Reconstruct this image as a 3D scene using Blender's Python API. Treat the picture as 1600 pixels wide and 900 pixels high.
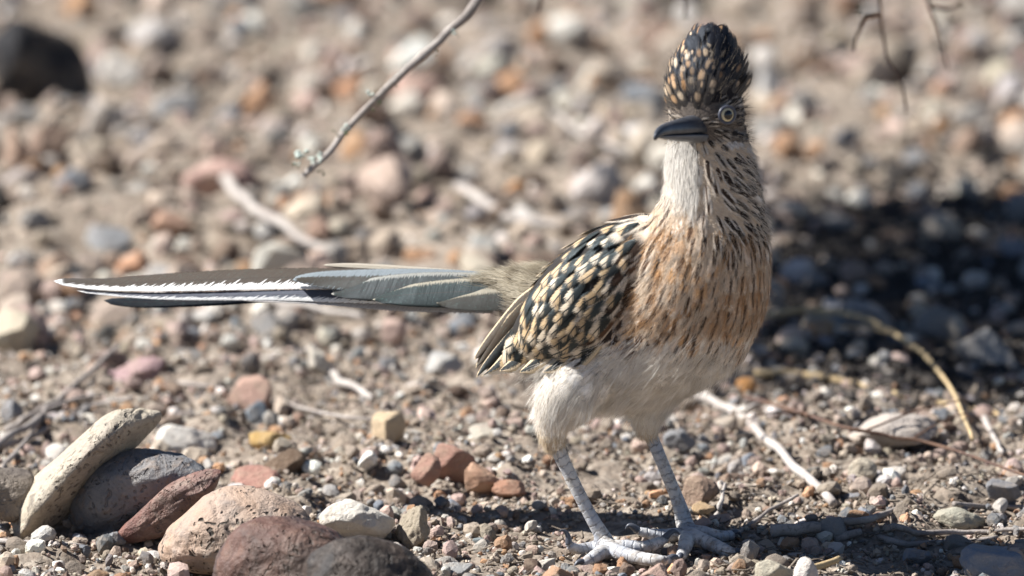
import bpy, bmesh, math, random
import numpy as np
from mathutils import Vector, Matrix, kdtree
from mathutils.bvhtree import BVHTree

for o in list(bpy.data.objects):
    bpy.data.objects.remove(o)
SC = bpy.context.scene
COL = SC.collection
R = math.radians
rng = np.random.default_rng(11)
random.seed(11)

# ------------------------------------------------------------------ camera
PITCH = R(11.0)
DIST = 6.0
WIDTH = 0.51                       # metres across the frame at the bird
FOC = 36.0 * DIST / WIDTH
S = WIDTH / 1600.0                 # metres per photo pixel at the bird
TGT = np.array([0.0, 0.0, (862 - 450) * S / math.cos(PITCH)])
CAM = TGT + DIST * np.array([0.0, -math.cos(PITCH), math.sin(PITCH)])
FWD = np.array([0.0, math.cos(PITCH), -math.sin(PITCH)])
UPV = np.array([0.0, math.sin(PITCH), math.cos(PITCH)])
cd = bpy.data.cameras.new('camera')
cam = bpy.data.objects.new('camera', cd)
COL.objects.link(cam)
cam.location = CAM
cam.rotation_euler = (math.pi / 2 - PITCH, 0, 0)
cd.lens = FOC
cd.sensor_width = 36.0
cd.clip_start = 0.1
cd.clip_end = 2000
cd.dof.use_dof = True
cd.dof.focus_distance = DIST + 0.012
cd.dof.aperture_fstop = FOC / 60.0
cd.dof.aperture_blades = 9
SC.camera = cam

# ------------------------------------------------------------------ sky, sun, exposure
SUN_EL, SUN_BACK = R(45), R(2)    # from the left, a little from behind the bird
w = bpy.data.worlds.new('World')
SC.world = w
w.use_nodes = True
nt = w.node_tree
bg = nt.nodes['Background']
sky = nt.nodes.new('ShaderNodeTexSky')
sky.sky_type = 'NISHITA'
sky.sun_disc = False
sky.altitude = 1800          # thin, clear, dry air
sky.air_density = 0.75
sky.dust_density = 0.2
sky.sun_elevation = SUN_EL
sky.sun_rotation = R(-90) + SUN_BACK
nt.links.new(sky.outputs[0], bg.inputs[0])
bg.inputs[1].default_value = 0.05
to_sun = Vector((-math.cos(SUN_EL) * math.cos(SUN_BACK), math.cos(SUN_EL) * math.sin(SUN_BACK), math.sin(SUN_EL)))
ld = bpy.data.lights.new('sun', 'SUN')
ld.energy = 5.0
ld.angle = R(0.53)
ld.color = (1.0, 0.975, 0.94)
sun = bpy.data.objects.new('sun', ld)
COL.objects.link(sun)
sun.rotation_euler = to_sun.to_track_quat('Z', 'Y').to_euler()
sun.location = (-2, 0.5, 3)
SC.view_settings.view_transform = 'Standard'
SC.view_settings.look = 'None'
SC.view_settings.exposure = 1.12
SC.view_settings.gamma = 1.0
SC.view_settings.use_curve_mapping = False
SC.render.engine = 'CYCLES'
SC.render.resolution_x, SC.render.resolution_y = 1024, 576
SC.cycles.max_bounces = 6
SC.cycles.diffuse_bounces = 3
SC.cycles.transparent_max_bounces = 24

# ------------------------------------------------------------------ pixel <-> place
def ray(px, py):
    k = 36.0 / FOC / 1600.0
    return FWD + np.array([1.0, 0, 0]) * (px - 800) * k + UPV * (450 - py) * k
def W(px, py, y=0.0):
    d = ray(px, py)
    return CAM + d * ((y - CAM[1]) / d[1])
def G(px, py, z=0.0):
    d = ray(px, py)
    return CAM + d * ((z - CAM[2]) / d[2])
def PXY(P):
    v = np.asarray(P) - CAM
    dep = v @ FWD
    k = 36.0 / FOC / 1600.0
    return np.stack([800 + v[:, 0] / dep / k, 450 - (v @ UPV) / dep / k], 1)

# ------------------------------------------------------------------ noise
def _h(ix, iy, iz, seed):
    n = (ix.astype(np.int64) * 374761393 + iy.astype(np.int64) * 668265263 + iz.astype(np.int64) * 1274126177 + seed * 982451653) & 0xFFFFFFFF
    n = ((n ^ (n >> 13)) * 1274126177) & 0xFFFFFFFF
    n = ((n ^ (n >> 16)) * 2246822519) & 0xFFFFFFFF
    return ((n ^ (n >> 15)) & 0xFFFF) / 32767.5 - 1.0
def vnoise(p, seed=0):
    p = np.asarray(p, float)
    i = np.floor(p).astype(np.int64)
    f = p - i
    f = f * f * f * (f * (f * 6 - 15) + 10)
    r = 0
    for dx in (0, 1):
        for dy in (0, 1):
            for dz in (0, 1):
                wgt = (f[:, 0] if dx else 1 - f[:, 0]) * (f[:, 1] if dy else 1 - f[:, 1]) * (f[:, 2] if dz else 1 - f[:, 2])
                r = r + wgt * _h(i[:, 0] + dx, i[:, 1] + dy, i[:, 2] + dz, seed)
    return r
def fbm(p, seed=0, oct=3, gain=0.5):
    r, a = 0, 1.0
    p = np.asarray(p, float)
    for k in range(oct):
        r = r + a * vnoise(p * 2 ** k + k * 7.3, seed + k)
        a *= gain
    return r

# ------------------------------------------------------------------ mesh helpers
def tag(o, label=None, cat=None, group=None, kind=None):
    if label: o['label'] = label
    if cat: o['category'] = cat
    if group: o['group'] = group
    if kind: o['kind'] = kind
    return o
def mesh_np(name, V, F, mat=None, smooth=True):
    """V (n,3); F (m,k) with constant k"""
    me = bpy.data.meshes.new(name)
    V = np.ascontiguousarray(V, np.float32); F = np.ascontiguousarray(F, np.int32)
    m, k = F.shape
    me.vertices.add(len(V)); me.vertices.foreach_set('co', V.ravel())
    me.loops.add(m * k); me.loops.foreach_set('vertex_index', F.ravel())
    me.polygons.add(m)
    me.polygons.foreach_set('loop_start', np.arange(0, m * k, k, dtype=np.int32))
    me.polygons.foreach_set('use_smooth', np.full(m, smooth))
    me.update(calc_edges=True)
    me.validate()
    if mat: me.materials.append(mat)
    return me
def attr_col(me, name, C):
    a = me.attributes.new(name, 'FLOAT_COLOR', 'POINT')
    C = np.asarray(C, np.float32)
    if C.shape[1] == 3: C = np.concatenate([C, np.ones((len(C), 1), np.float32)], 1)
    a.data.foreach_set('color', np.ascontiguousarray(C).ravel())
def attr_vec(me, name, C):
    a = me.attributes.new(name, 'FLOAT_VECTOR', 'POINT')
    a.data.foreach_set('vector', np.ascontiguousarray(C, np.float32).ravel())
def attr_f(me, name, C):
    a = me.attributes.new(name, 'FLOAT', 'POINT')
    a.data.foreach_set('value', np.ascontiguousarray(C, np.float32).ravel())
def link(name, me, parent=None):
    o = bpy.data.objects.new(name, me)
    COL.objects.link(o)
    if parent: o.parent = parent
    return o
def ico(sub):
    bm = bmesh.new()
    bmesh.ops.create_icosphere(bm, subdivisions=sub, radius=1.0)
    V = np.array([v.co[:] for v in bm.verts]); F = np.array([[v.index for v in f.verts] for f in bm.faces])
    bm.free()
    return V, F
ICO = {k: ico(k) for k in (1, 2, 3, 4, 5, 6)}
def spline(P, n):
    P = np.asarray(P, float)
    Q = np.vstack([2 * P[0] - P[1], P, 2 * P[-1] - P[-2]])
    out = []
    for i in range(len(P) - 1):
        p0, p1, p2, p3 = Q[i:i + 4]
        for t in np.linspace(0, 1, n, endpoint=False):
            out.append(0.5 * ((2 * p1) + (-p0 + p2) * t + (2 * p0 - 5 * p1 + 4 * p2 - p3) * t * t + (-p0 + 3 * p1 - 3 * p2 + p3) * t ** 3))
    out.append(P[-1])
    return np.array(out)
def norm(v):
    return v / np.maximum(np.linalg.norm(v, axis=-1, keepdims=True), 1e-12)
def tube(P, rad, seg=7, rough=0.0, seed=0):
    P = np.asarray(P, float); n = len(P)
    rad = np.broadcast_to(np.asarray(rad, float), (n,)).copy()
    T = norm(np.gradient(P, axis=0))
    ref = np.array([0.13, 0.2, 0.97])
    A = norm(np.cross(T, ref)); B = np.cross(T, A)
    ang = np.linspace(0, 2 * np.pi, seg, endpoint=False)
    V = P[:, None] + rad[:, None, None] * (np.cos(ang)[None, :, None] * A[:, None] + np.sin(ang)[None, :, None] * B[:, None])
    V = V.reshape(-1, 3)
    if rough:
        V = V + (V - np.repeat(P, seg, 0)) * (rough * fbm(V * 220, seed, 2))[:, None]
    F = []
    for i in range(n - 1):
        for j in range(seg):
            a = i * seg + j; b = i * seg + (j + 1) % seg
            F.append((a, b, b + seg, a + seg))
    V = np.vstack([V, P[0], P[-1]])
    c0, c1 = n * seg, n * seg + 1
    for j in range(seg):
        F.append((c0, (j + 1) % seg, j, j)); F.append((c1, (n - 1) * seg + j, (n - 1) * seg + (j + 1) % seg, (n - 1) * seg + (j + 1) % seg))
    return V, F
def join(parts):
    Vs, Fs, k = [], [], 0
    for V, F in parts:
        Vs.append(V); Fs += [tuple(i + k for i in f) for f in F]; k += len(V)
    return np.vstack(Vs), Fs
def mesh_py(name, V, F, mat=None, smooth=True):
    me = bpy.data.meshes.new(name)
    G2 = []
    for f in F:
        g = []
        for i in f:
            if i not in g: g.append(int(i))
        G2.append(g)
    me.from_pydata([tuple(v) for v in V], [], G2)
    me.polygons.foreach_set('use_smooth', [smooth] * len(me.polygons))
    if mat: me.materials.append(mat)
    me.update()
    return me

# ------------------------------------------------------------------ node helper
class NB:
    def __init__(s, name):
        s.m = bpy.data.materials.new(name); s.m.use_nodes = True
        s.t = s.m.node_tree
        s.b = s.t.nodes['Principled BSDF']
        s.b.inputs['Specular IOR Level'].default_value = 0.3
    def set(s, sock, v):
        if hasattr(v, 'is_output') or isinstance(v, bpy.types.NodeSocket): s.t.links.new(v, sock)
        else: sock.default_value = v
    def N(s, typ, ins=None, **kw):
        n = s.t.nodes.new(typ)
        for k, v in kw.items(): setattr(n, k, v)
        for k, v in (ins or {}).items(): s.set(n.inputs[k], v)
        return n
    def M(s, op, a, b=0.0, c=0.0, clamp=False):
        n = s.N('ShaderNodeMath', {0: a, 1: b, 2: c}, operation=op); n.use_clamp = clamp
        return n.outputs[0]
    def ss(s, x, lo, hi):
        n = s.N('ShaderNodeMapRange', {0: x, 1: lo, 2: hi, 3: 0.0, 4: 1.0}); n.interpolation_type = 'SMOOTHSTEP'
        return n.outputs[0]
    def mix(s, f, a, b, mode='MIX'):
        n = s.N('ShaderNodeMix', data_type='RGBA', blend_type=mode)
        s.set(n.inputs[0], f); s.set(n.inputs[6], a); s.set(n.inputs[7], b)
        return n.outputs[2]
    def noise(s, vec, scale, detail=4, rough=0.6, dist=0.0):
        n = s.N('ShaderNodeTexNoise', {'Scale': scale, 'Detail': detail, 'Roughness': rough, 'Distortion': dist})
        if vec is not None: s.set(n.inputs['Vector'], vec)
        return n.outputs[0]
    def noise1(s, wv, scale):
        n = s.N('ShaderNodeTexNoise', {'Scale': scale, 'Detail': 1.0}, noise_dimensions='1D')
        s.set(n.inputs['W'], wv)
        return n.outputs[0]
    def attr(s, name):
        return s.N('ShaderNodeAttribute', attribute_name=name)
    def bump(s, h, strength, dist):
        n = s.N('ShaderNodeBump', {'Strength': strength, 'Distance': dist, 'Height': h})
        s.set(s.b.inputs['Normal'], n.outputs[0])
        return n
    def base(s, v): s.set(s.b.inputs['Base Color'], v)
    def rough(s, v): s.set(s.b.inputs['Roughness'], v)
def c4(c): return (c[0], c[1], c[2], 1.0)

# ------------------------------------------------------------------ materials
def mat_ground():
    n = NB('desert_soil')
    co = n.N('ShaderNodeTexCoord').outputs['Object']
    a = n.noise(co, 9, 5, 0.6); b = n.noise(co, 90, 4, 0.7); c = n.noise(co, 700, 3, 0.7)
    col = n.mix(n.ss(a, .35, .65), c4((.185, .15, .117)), c4((.24, .2, .163)))
    col = n.mix(n.ss(b, .45, .7), col, c4((.33, .285, .235)))
    col = n.mix(n.M('MULTIPLY', n.ss(c, .52, .72), .6), col, c4((.2, .14, .1)))
    vor = n.N('ShaderNodeTexVoronoi', {'Scale': 260.0, 'Vector': co})
    vb = n.N('ShaderNodeRGBToBW', {0: vor.outputs['Color']}).outputs[0]
    col = n.mix(0.35, col, n.N('ShaderNodeCombineXYZ', {0: vb, 1: vb, 2: vb}).outputs[0], 'OVERLAY')
    n.base(col); n.rough(0.95); n.b.inputs['Specular IOR Level'].default_value = 0.1
    h = n.M('ADD', n.M('MULTIPLY', b, .6), n.M('MULTIPLY', c, .35))
    h = n.M('SUBTRACT', h, n.M('MULTIPLY', vor.outputs['Distance'], .5))
    n.bump(h, 0.9, 0.0018)
    return n.m
def stone_shader(name, src):
    n = NB(name)
    co = n.N('ShaderNodeTexCoord').outputs['Object']
    if src == 'object':
        oi = n.N('ShaderNodeObjectInfo')
        col = oi.outputs['Color']
        off = n.N('ShaderNodeVectorMath', {0: co}, operation='ADD')
        comb = n.N('ShaderNodeCombineXYZ', {0: oi.outputs['Random'], 1: oi.outputs['Random'], 2: 0.0})
        sc = n.N('ShaderNodeVectorMath', {0: comb.outputs[0]}, operation='SCALE'); sc.inputs['Scale'].default_value = 37.0
        n.t.links.new(sc.outputs[0], off.inputs[1]); co = off.outputs[0]
    else:
        col = n.attr('col').outputs['Color']
    a = n.noise(co, 120 if src != 'object' else 1.4, 4, .65)
    b = n.noise(co, 900 if src != 'object' else 14, 4, .75)
    d = n.noise(co, 420 if src != 'object' else 5, 3, .6, 1.0)
    c = n.mix(n.M('MULTIPLY', n.ss(a, .4, .72), .6), col, n.mix(.65, col, c4((.46, .36, .26))))
    c = n.mix(n.M('MULTIPLY', n.ss(d, .55, .72), .3), c, n.mix(.7, col, c4((.09, .065, .05))))
    c = n.mix(n.M('MULTIPLY', n.ss(b, .5, .75), .4), c, n.mix(.5, col, c4((.7, .64, .55))))
    n.base(c); n.rough(n.M('ADD', .72, n.M('MULTIPLY', b, .25)))
    n.bump(n.M('ADD', n.M('ADD', n.M('MULTIPLY', d, .8), n.M('MULTIPLY', b, .5)), n.M('MULTIPLY', n.noise(co, 2200 if src != 'object' else 40, 3, .7), .22)), .85, .0014 if src != 'object' else .0022)
    return n.m
def mat_cobble(name, c1, c2, c3, pits=0.0, gloss=.55, dust=.3):
    n = NB(name)
    co = n.N('ShaderNodeTexCoord').outputs['Object']
    a = n.noise(co, 28, 5, .6, .6); b = n.noise(co, 240, 4, .7); d = n.noise(co, 75, 4, .65, 1.5)
    col = n.mix(n.ss(a, .38, .62), c4(c1), c4(c2))
    col = n.mix(n.M('MULTIPLY', n.ss(d, .5, .68), .8), col, c4(c3))
    col = n.mix(n.M('MULTIPLY', n.ss(b, .5, .72), .25), col, n.mix(.5, col, c4((.6, .5, .42))))
    col = n.mix(n.M('MULTIPLY', n.ss(n.noise(co, 600, 3, .7), .55, .7), .4), col, c4((.04, .032, .028)))
    h = n.M('ADD', n.M('MULTIPLY', b, .35), n.M('MULTIPLY', d, .5))
    if pits:
        w0 = n.noise(co, 22, 2, .5)
        pv = n.N('ShaderNodeTexVoronoi', {'Scale': 230.0, 'Randomness': 1.0, 'Vector': n.mix(.02, co, n.N('ShaderNodeTexNoise', {'Scale': 90.0, 'Vector': co}).outputs['Color'])})
        hole = n.M('MULTIPLY', n.M('SUBTRACT', 1.0, n.ss(pv.outputs['Distance'], .16, .34)), n.ss(w0, .50, .56))
        hole = n.M('MULTIPLY', hole, pits)
        col = n.mix(hole, col, c4((.03, .025, .02)))
        h = n.M('SUBTRACT', h, n.M('MULTIPLY', hole, 1.6))
    du = n.noise(co, 12, 4, .6)
    col = n.mix(n.M('MULTIPLY', n.ss(du, .48, .68), dust), col, c4((.46, .38, .3)))
    n.base(col); n.rough(n.M('ADD', gloss, n.M('MULTIPLY', b, .2)))
    h = n.M('ADD', h, n.M('MULTIPLY', n.noise(co, 900, 3, .7), .12))
    n.bump(h, 1.0, .0036)
    return n.m
def mat_wood(name, c1, c2, c3):
    n = NB(name)
    co = n.N('ShaderNodeTexCoord').outputs['Object']
    a = n.noise(co, 60, 4, .6); b = n.noise(co, 520, 4, .7)
    col = n.mix(n.ss(a, .4, .62), c4(c1), c4(c2))
    col = n.mix(n.M('MULTIPLY', n.ss(b, .48, .7), .7), col, c4(c3))
    n.base(col); n.rough(.85); n.bump(b, .6, .0008)
    return n.m
M_GROUND = mat_ground()
M_STONE = stone_shader('stone', 'object')
M_GRAVEL = stone_shader('gravel', 'attr')
M_TWIG_GREY = mat_wood('weathered_grey_wood', (.36, .32, .29), (.24, .21, .19), (.12, .1, .09))
M_TWIG_WHITE = mat_wood('bleached_wood', (.46, .42, .38), (.38, .34, .31), (.22, .18, .16))
M_TWIG_BROWN = mat_wood('brown_bark', (.13, .075, .05), (.09, .055, .045), (.2, .13, .09))
M_STRAW = mat_wood('dry_straw', (.55, .42, .24), (.46, .34, .19), (.3, .2, .1))

def feather_common(n):
    f = n.N('ShaderNodeSeparateXYZ', {0: n.attr('fuv').outputs['Vector']})
    u, v, sd = f.outputs
    au = n.M('ABSOLUTE', u)
    bc = n.M('ADD', n.M('SUBTRACT', n.M('MULTIPLY', v, 1.0), n.M('MULTIPLY', au, .28)), n.M('MULTIPLY', sd, 31.7))
    bc = n.M('ADD', bc, n.M('MULTIPLY', n.M('SIGN', u), 7.13))
    return u, v, au, sd, bc
def mat_feather(name, freq=26.0, gloss=.6, irid=None, fray=.5, soft=.08, wing=False):
    n = NB(name)
    u, v, au, sd, bc = feather_common(n)
    n1 = n.noise1(bc, freq); n2 = n.noise1(n.M('ADD', bc, 51.3), freq * 2.6)
    par = n.N('ShaderNodeSeparateXYZ', {0: n.attr('par').outputs['Vector']})
    sw, ed, spot = par.outputs
    de0 = n.M('MAXIMUM', au, n.M('MULTIPLY', n.M('SUBTRACT', v, .5), 2.0)); spk = .0 if 'crest' in name else 1.0
    jit = n.M('MULTIPLY', n.M('SUBTRACT', n1, .5), .35)
    streak = n.ss(n.M('ADD', n.M('SUBTRACT', n.M('MULTIPLY', sw, n.M('SUBTRACT', 1.25, n.M('MULTIPLY', v, .5))), au), jit), -.06, .1)
    streak = n.M('MULTIPLY', n.M('MULTIPLY', streak, n.ss(sw, 0.0, .05)), n.ss(v, .12, .35))
    edge = n.M('MAXIMUM', n.M('ABSOLUTE', n.M('ADD', u, .22)), n.M('MULTIPLY', n.M('SUBTRACT', v, .5), 2.0))
    edge = n.ss(n.M('ADD', n.M('SUBTRACT', edge, ed), n.M('MULTIPLY', jit, .5)), -.05, .1)
    if wing:      # pale patch along one web and round the tip, dark shaft
        pf = n.M('SUBTRACT', n.M('SUBTRACT', n.M('MULTIPLY', v, 1.7), n.M('MULTIPLY', u, .5)), n.M('ADD', ed, .25))
        edge = n.ss(n.M('ADD', pf, n.M('MULTIPLY', jit, 1.7)), -.08, .18)
        edge = n.M('MULTIPLY', edge, n.ss(n.M('ADD', au, n.M('MULTIPLY', v, .06)), .09, .16))
    sp1 = n.M('POWER', n.M('DIVIDE', n.M('ADD', u, jit), n.M('MULTIPLY', spot, .6)), 2.0); sp2 = n.M('POWER', n.M('DIVIDE', n.M('ADD', n.M('SUBTRACT', v, .74), n.M('MULTIPLY', jit, .3)), n.M('MULTIPLY', spot, .30)), 2.0)
    spm = n.M('MULTIPLY', n.ss(n.M('SUBTRACT', 1.0, n.M('ADD', sp1, sp2)), -.5, .9), n.M('MULTIPLY', n.ss(spot, .1, .3), n.ss(n2, .15, .5)))
    mask = n.M('MAXIMUM', n.M('MAXIMUM', streak, edge), spm)
    cB = n.attr('colB').outputs['Color']
    if wing: cB = n.mix(n.ss(v, .75, 1.0), cB, n.mix(.45, cB, c4((.75, .7, .62))))
    cA = n.attr('colA').outputs['Color']
    if not wing: cA = n.mix(n.M('MULTIPLY', n.ss(de0, .35, .9), spk), cA, n.mix(.6, cA, c4((.72, .66, .58))))
    col = n.mix(mask, cA, cB)
    col = n.mix(.3 if 'contour' in name else .5, col, n.N('ShaderNodeCombineXYZ', {0: n2, 1: n2, 2: n2}).outputs[0], 'OVERLAY')
    n.base(col); n.rough(gloss)
    n.b.inputs['Specular IOR Level'].default_value = .25
    if irid:
        n.b.inputs['Specular Tint'].default_value = c4(irid)
        n.b.inputs['Specular IOR Level'].default_value = .32
    de = n.M('MAXIMUM', au, n.M('MULTIPLY', n.M('SUBTRACT', v, .5), 2.0))
    thr = n.M('SUBTRACT', 1.02, n.M('MULTIPLY', n1, fray))
    al = n.ss(n.M('SUBTRACT', thr, de), -soft, soft)
    n.set(n.b.inputs['Alpha'], al)
    n.bump(n2, .2 if 'contour' in name else .4, .0004)
    return n.m
M_PLUME = mat_feather('contour_plumage', 44, .8, None, .7, .3)
M_WING = mat_feather('wing_plumage', 34, .42, (.7, .9, 1.0), .6, .12, True)
M_CREST = mat_feather('crest_plumage', 30, .5, (.75, .85, 1.0), .6, .15)
def mat_tail():
    n = NB('tail_plumage')
    u, v, au, sd, bc = feather_common(n)
    b2 = n.M('ADD', n.M('MULTIPLY', v, 1.0), n.M('ADD', n.M('MULTIPLY', u, .035), n.M('MULTIPLY', sd, 31.7)))
    n1 = n.noise1(b2, 130.0); n2 = n.noise1(b2, 420.0)
    par = n.N('ShaderNodeSeparateXYZ', {0: n.attr('par').outputs['Vector']})
    lo, hi, fr = par.outputs
    jit = n.M('MULTIPLY', n.M('SUBTRACT', n1, .5), 1.3)
    m1 = n.ss(n.M('ADD', n.M('SUBTRACT', lo, u), jit), -.03, .08)
    m2 = n.ss(n.M('ADD', n.M('SUBTRACT', u, hi), n.M('MULTIPLY', jit, .4)), -.03, .08)
    mt = n.ss(n.M('ADD', v, n.M('MULTIPLY', jit, .02)), .975, .985)
    col = n.mix(n.M('MAXIMUM', n.M('MAXIMUM', m1, m2), mt), n.attr('colA').outputs['Color'], n.attr('colB').outputs['Color'])
    col = n.mix(.7, col, n.N('ShaderNodeCombineXYZ', {0: n2, 1: n2, 2: n2}).outputs[0], 'OVERLAY')
    gl = n.noise(n.N('ShaderNodeTexCoord').outputs['Object'], 900, 2, .6)
    col = n.mix(n.M('MULTIPLY', n.ss(gl, .55, .75), .35), col, n.mix(.6, col, c4((.12, .24, .22))))  # iridescent glints painted into the colour as green-blue noise
    shaft = n.ss(n.M('SUBTRACT', .045, n.M('ABSOLUTE', n.M('SUBTRACT', u, .1))), 0.0, .02)
    col = n.mix(n.M('MULTIPLY', shaft, .6), col, c4((.05, .04, .035)))
    n.base(col); n.rough(.5); n.b.inputs['Specular IOR Level'].default_value = .22
    n.b.inputs['Specular Tint'].default_value = (.75, .9, 1, 1)
    al = n.ss(n.M('SUBTRACT', n.M('SUBTRACT', 1.02, n.M('MULTIPLY', n1, fr)), au), -.05, .05)
    n.set(n.b.inputs['Alpha'], al)
    n.bump(n2, .5, .0005)
    return n.m
M_TAIL = mat_tail()
def mat_strand():
    n = NB('down_strands')
    n.base(n.attr('col').outputs['Color']); n.rough(.7)
    n.b.inputs['Specular IOR Level'].default_value = .2
    tr = n.N('ShaderNodeBsdfTranslucent', {'Color': n.attr('col').outputs['Color']})
    mx = n.N('ShaderNodeMixShader', {0: .55, 1: n.b.outputs[0], 2: tr.outputs[0]})
    n.t.links.new(mx.outputs[0], n.t.nodes['Material Output'].inputs[0])
    return n.m
M_STRAND = mat_strand()
def mat_body():
    n = NB('under_plumage')
    n.base(n.attr('col').outputs['Color']); n.rough(.9)
    n.b.inputs['Specular IOR Level'].default_value = .1
    co = n.N('ShaderNodeTexCoord').outputs['Object']
    n.bump(n.noise(co, 400, 3), .5, .001)
    return n.m
M_BODY = mat_body()
def mat_leg():
    n = NB('scaly_leg_skin')
    co = n.N('ShaderNodeTexCoord').outputs['Object']
    lt = n.attr('leg_t').outputs['Fac']
    nz = n.noise(co, 110, 3)
    wv = n.M('ADD', lt, n.M('MULTIPLY', nz, .9))
    fr = n.M('FRACT', wv)
    groove = n.M('SUBTRACT', 1.0, n.ss(n.M('ABSOLUTE', n.M('SUBTRACT', fr, .5)), .02, .16))
    fine = n.noise(co, 600, 4, .7); big = n.noise(co, 55, 4, .6)
    col = n.mix(n.ss(big, .38, .62), c4((.38, .40, .44)), c4((.58, .56, .53)))
    col = n.mix(n.M('MULTIPLY', n.M('MULTIPLY', groove, .55), n.ss(n.noise(co, 130, 3), .42, .6)), col, c4((.16, .16, .18)))
    col = n.mix(n.M('MULTIPLY', n.ss(n.noise(co, 260, 4, .7), .5, .66), .7), col, c4((.22, .185, .15)))
    zz = n.N('ShaderNodeSeparateXYZ', {0: co}).outputs[2]
    dirt = n.M('MULTIPLY', n.M('SUBTRACT', 1.0, n.ss(zz, .002, .012)), n.ss(n.noise(co, 180, 4, .7), .42, .62))
    col = n.mix(n.M('MULTIPLY', dirt, .75), col, c4((.23, .185, .145)))
    n.base(col); n.rough(.55)
    n.bump(n.M('SUBTRACT', n.M('MULTIPLY', fine, .25), n.M('MULTIPLY', groove, .8)), .8, .0007)
    return n.m
M_LEG = mat_leg()
def mat_simple(name, col, rough=.4, spec=.4, var=.3, scale=200):
    n = NB(name)
    co = n.N('ShaderNodeTexCoord').outputs['Object']
    z = n.noise(co, scale, 4, .65)
    n.base(n.mix(n.M('MULTIPLY', n.ss(z, .35, .7), var), c4(col), c4([min(1, c * 2.2 + .04) for c in col])))
    n.rough(rough); n.b.inputs['Specular IOR Level'].default_value = spec
    n.bump(z, .2, .0004)
    return n.m
M_BILL = mat_simple('horn_bill', (.035, .04, .05), .33, .5, .35, 160)
M_CLAW = mat_simple('claw_horn', (.06, .065, .08), .4, .5)
M_LID = mat_simple('eyelid_skin', (.05, .055, .075), .4, .4)
def mat_eye():
    n = NB('eye')
    z = n.N('ShaderNodeSeparateXYZ', {0: n.N('ShaderNodeTexCoord').outputs['Object']})
    r = n.M('SQRT', n.M('ADD', n.M('POWER', z.outputs[0], 2.0), n.M('POWER', z.outputs[1], 2.0)))
    col = n.mix(n.ss(r, .0023, .0026), c4((.004, .004, .005)), c4((.68, .58, .36)))
    col = n.mix(n.ss(r, .0032, .0036), col, c4((.02, .016, .014)))
    n.base(col); n.rough(.06); n.b.inputs['Specular IOR Level'].default_value = .6
    return n.m
M_EYE = mat_eye()

# ------------------------------------------------------------------ ground
def ground_z(x, y):
    x = np.atleast_1d(np.asarray(x, float)); y = np.atleast_1d(np.asarray(y, float))
    p = np.stack([x, y, np.zeros_like(x)], 1)
    z = .010 * vnoise(p * 4.5, 5) + .0095 * (np.abs(vnoise(p * 26, 15)) - .35) + .0042 * (np.abs(vnoise(p * 85, 16)) - .35) + .004 * vnoise(p * 16, 6) + .0022 * vnoise(p * 50, 7) + .0013 * vnoise(p * 130, 8) + .0007 * vnoise(p * 300, 9)
    r = np.hypot(x - .07, y - .0)
    k = np.clip((r - .04) / .16, 0, 1)
    z = z * (.5 + .5 * k * k * (3 - 2 * k))
    far = np.clip((np.hypot(x, y) - 3) / 20, 0, 1)
    return z + far * 0.25 * vnoise(p * .12, 12) + 0.0
def gz(x, y): return float(ground_z(x, y)[0])
def grow(core, step, limit):
    out = list(core); d = step
    while out[-1] < limit:
        d *= 1.35; out.append(out[-1] + d)
    lo = [out[0]]; d = step
    while lo[-1] > -limit:
        d *= 1.35; lo.append(lo[-1] - d)
    return np.array(lo[:0:-1] + out)
gx = grow(np.arange(-.62, .62, .0056), .0056, 420)
gy = grow(np.concatenate([np.arange(-.36, .5, .0050), np.arange(.5, 2.4, .0085)]), .0085, 420)
XX, YY = np.meshgrid(gx, gy, indexing='xy')
GV = np.stack([XX.ravel(), YY.ravel(), ground_z(XX.ravel(), YY.ravel())], 1)
nx, ny = len(gx), len(gy)
ii = (np.arange(ny - 1)[:, None] * nx + np.arange(nx - 1)[None]).ravel()
GF = np.stack([ii, ii + 1, ii + nx + 1, ii + nx], 1)
tag(link('ground', mesh_np('ground', GV, GF, M_GROUND)), 'dry tan desert soil strewn with gravel', kind='structure')

# ------------------------------------------------------------------ stones
def rock_dirs(sub, seed, npl=14, p=14, dmin=.6, amp=.05, fine=0.0, planes=None):
    r = np.random.default_rng(seed)
    V, F = ICO[sub]
    n = norm(r.normal(size=(npl, 3))); d = r.uniform(dmin, 1.0, npl)
    if planes is not None:
        n = norm(np.array([q[:3] for q in planes], float)); d = np.array([q[3] for q in planes])
    k = np.maximum(V @ n.T / d, 1e-6)
    rad = np.minimum((k ** p).sum(1) ** (-1 / p), 1.2)
    rad = rad * (1 + amp * fbm(V * 2.2, seed, 3) + (fine * fbm(V * 9, seed + 3, 2) if fine else 0))
    P = V * rad[:, None]
    return P / np.abs(P).max(0), F
PAL = {
    'tan':    ((.31, .255, .205), 'tan'),
    'pink':   ((.34, .25, .215), 'dusty pink'),
    'grey':   ((.25, .24, .23), 'grey'),
    'blue':   ((.15, .165, .185), 'blue-grey'),
    'cream':  ((.54, .50, .45), 'cream'),
    'rust':   ((.36, .205, .115), 'rusty orange'),
    'brown':  ((.14, .092, .068), 'dark brown'),
}
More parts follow.
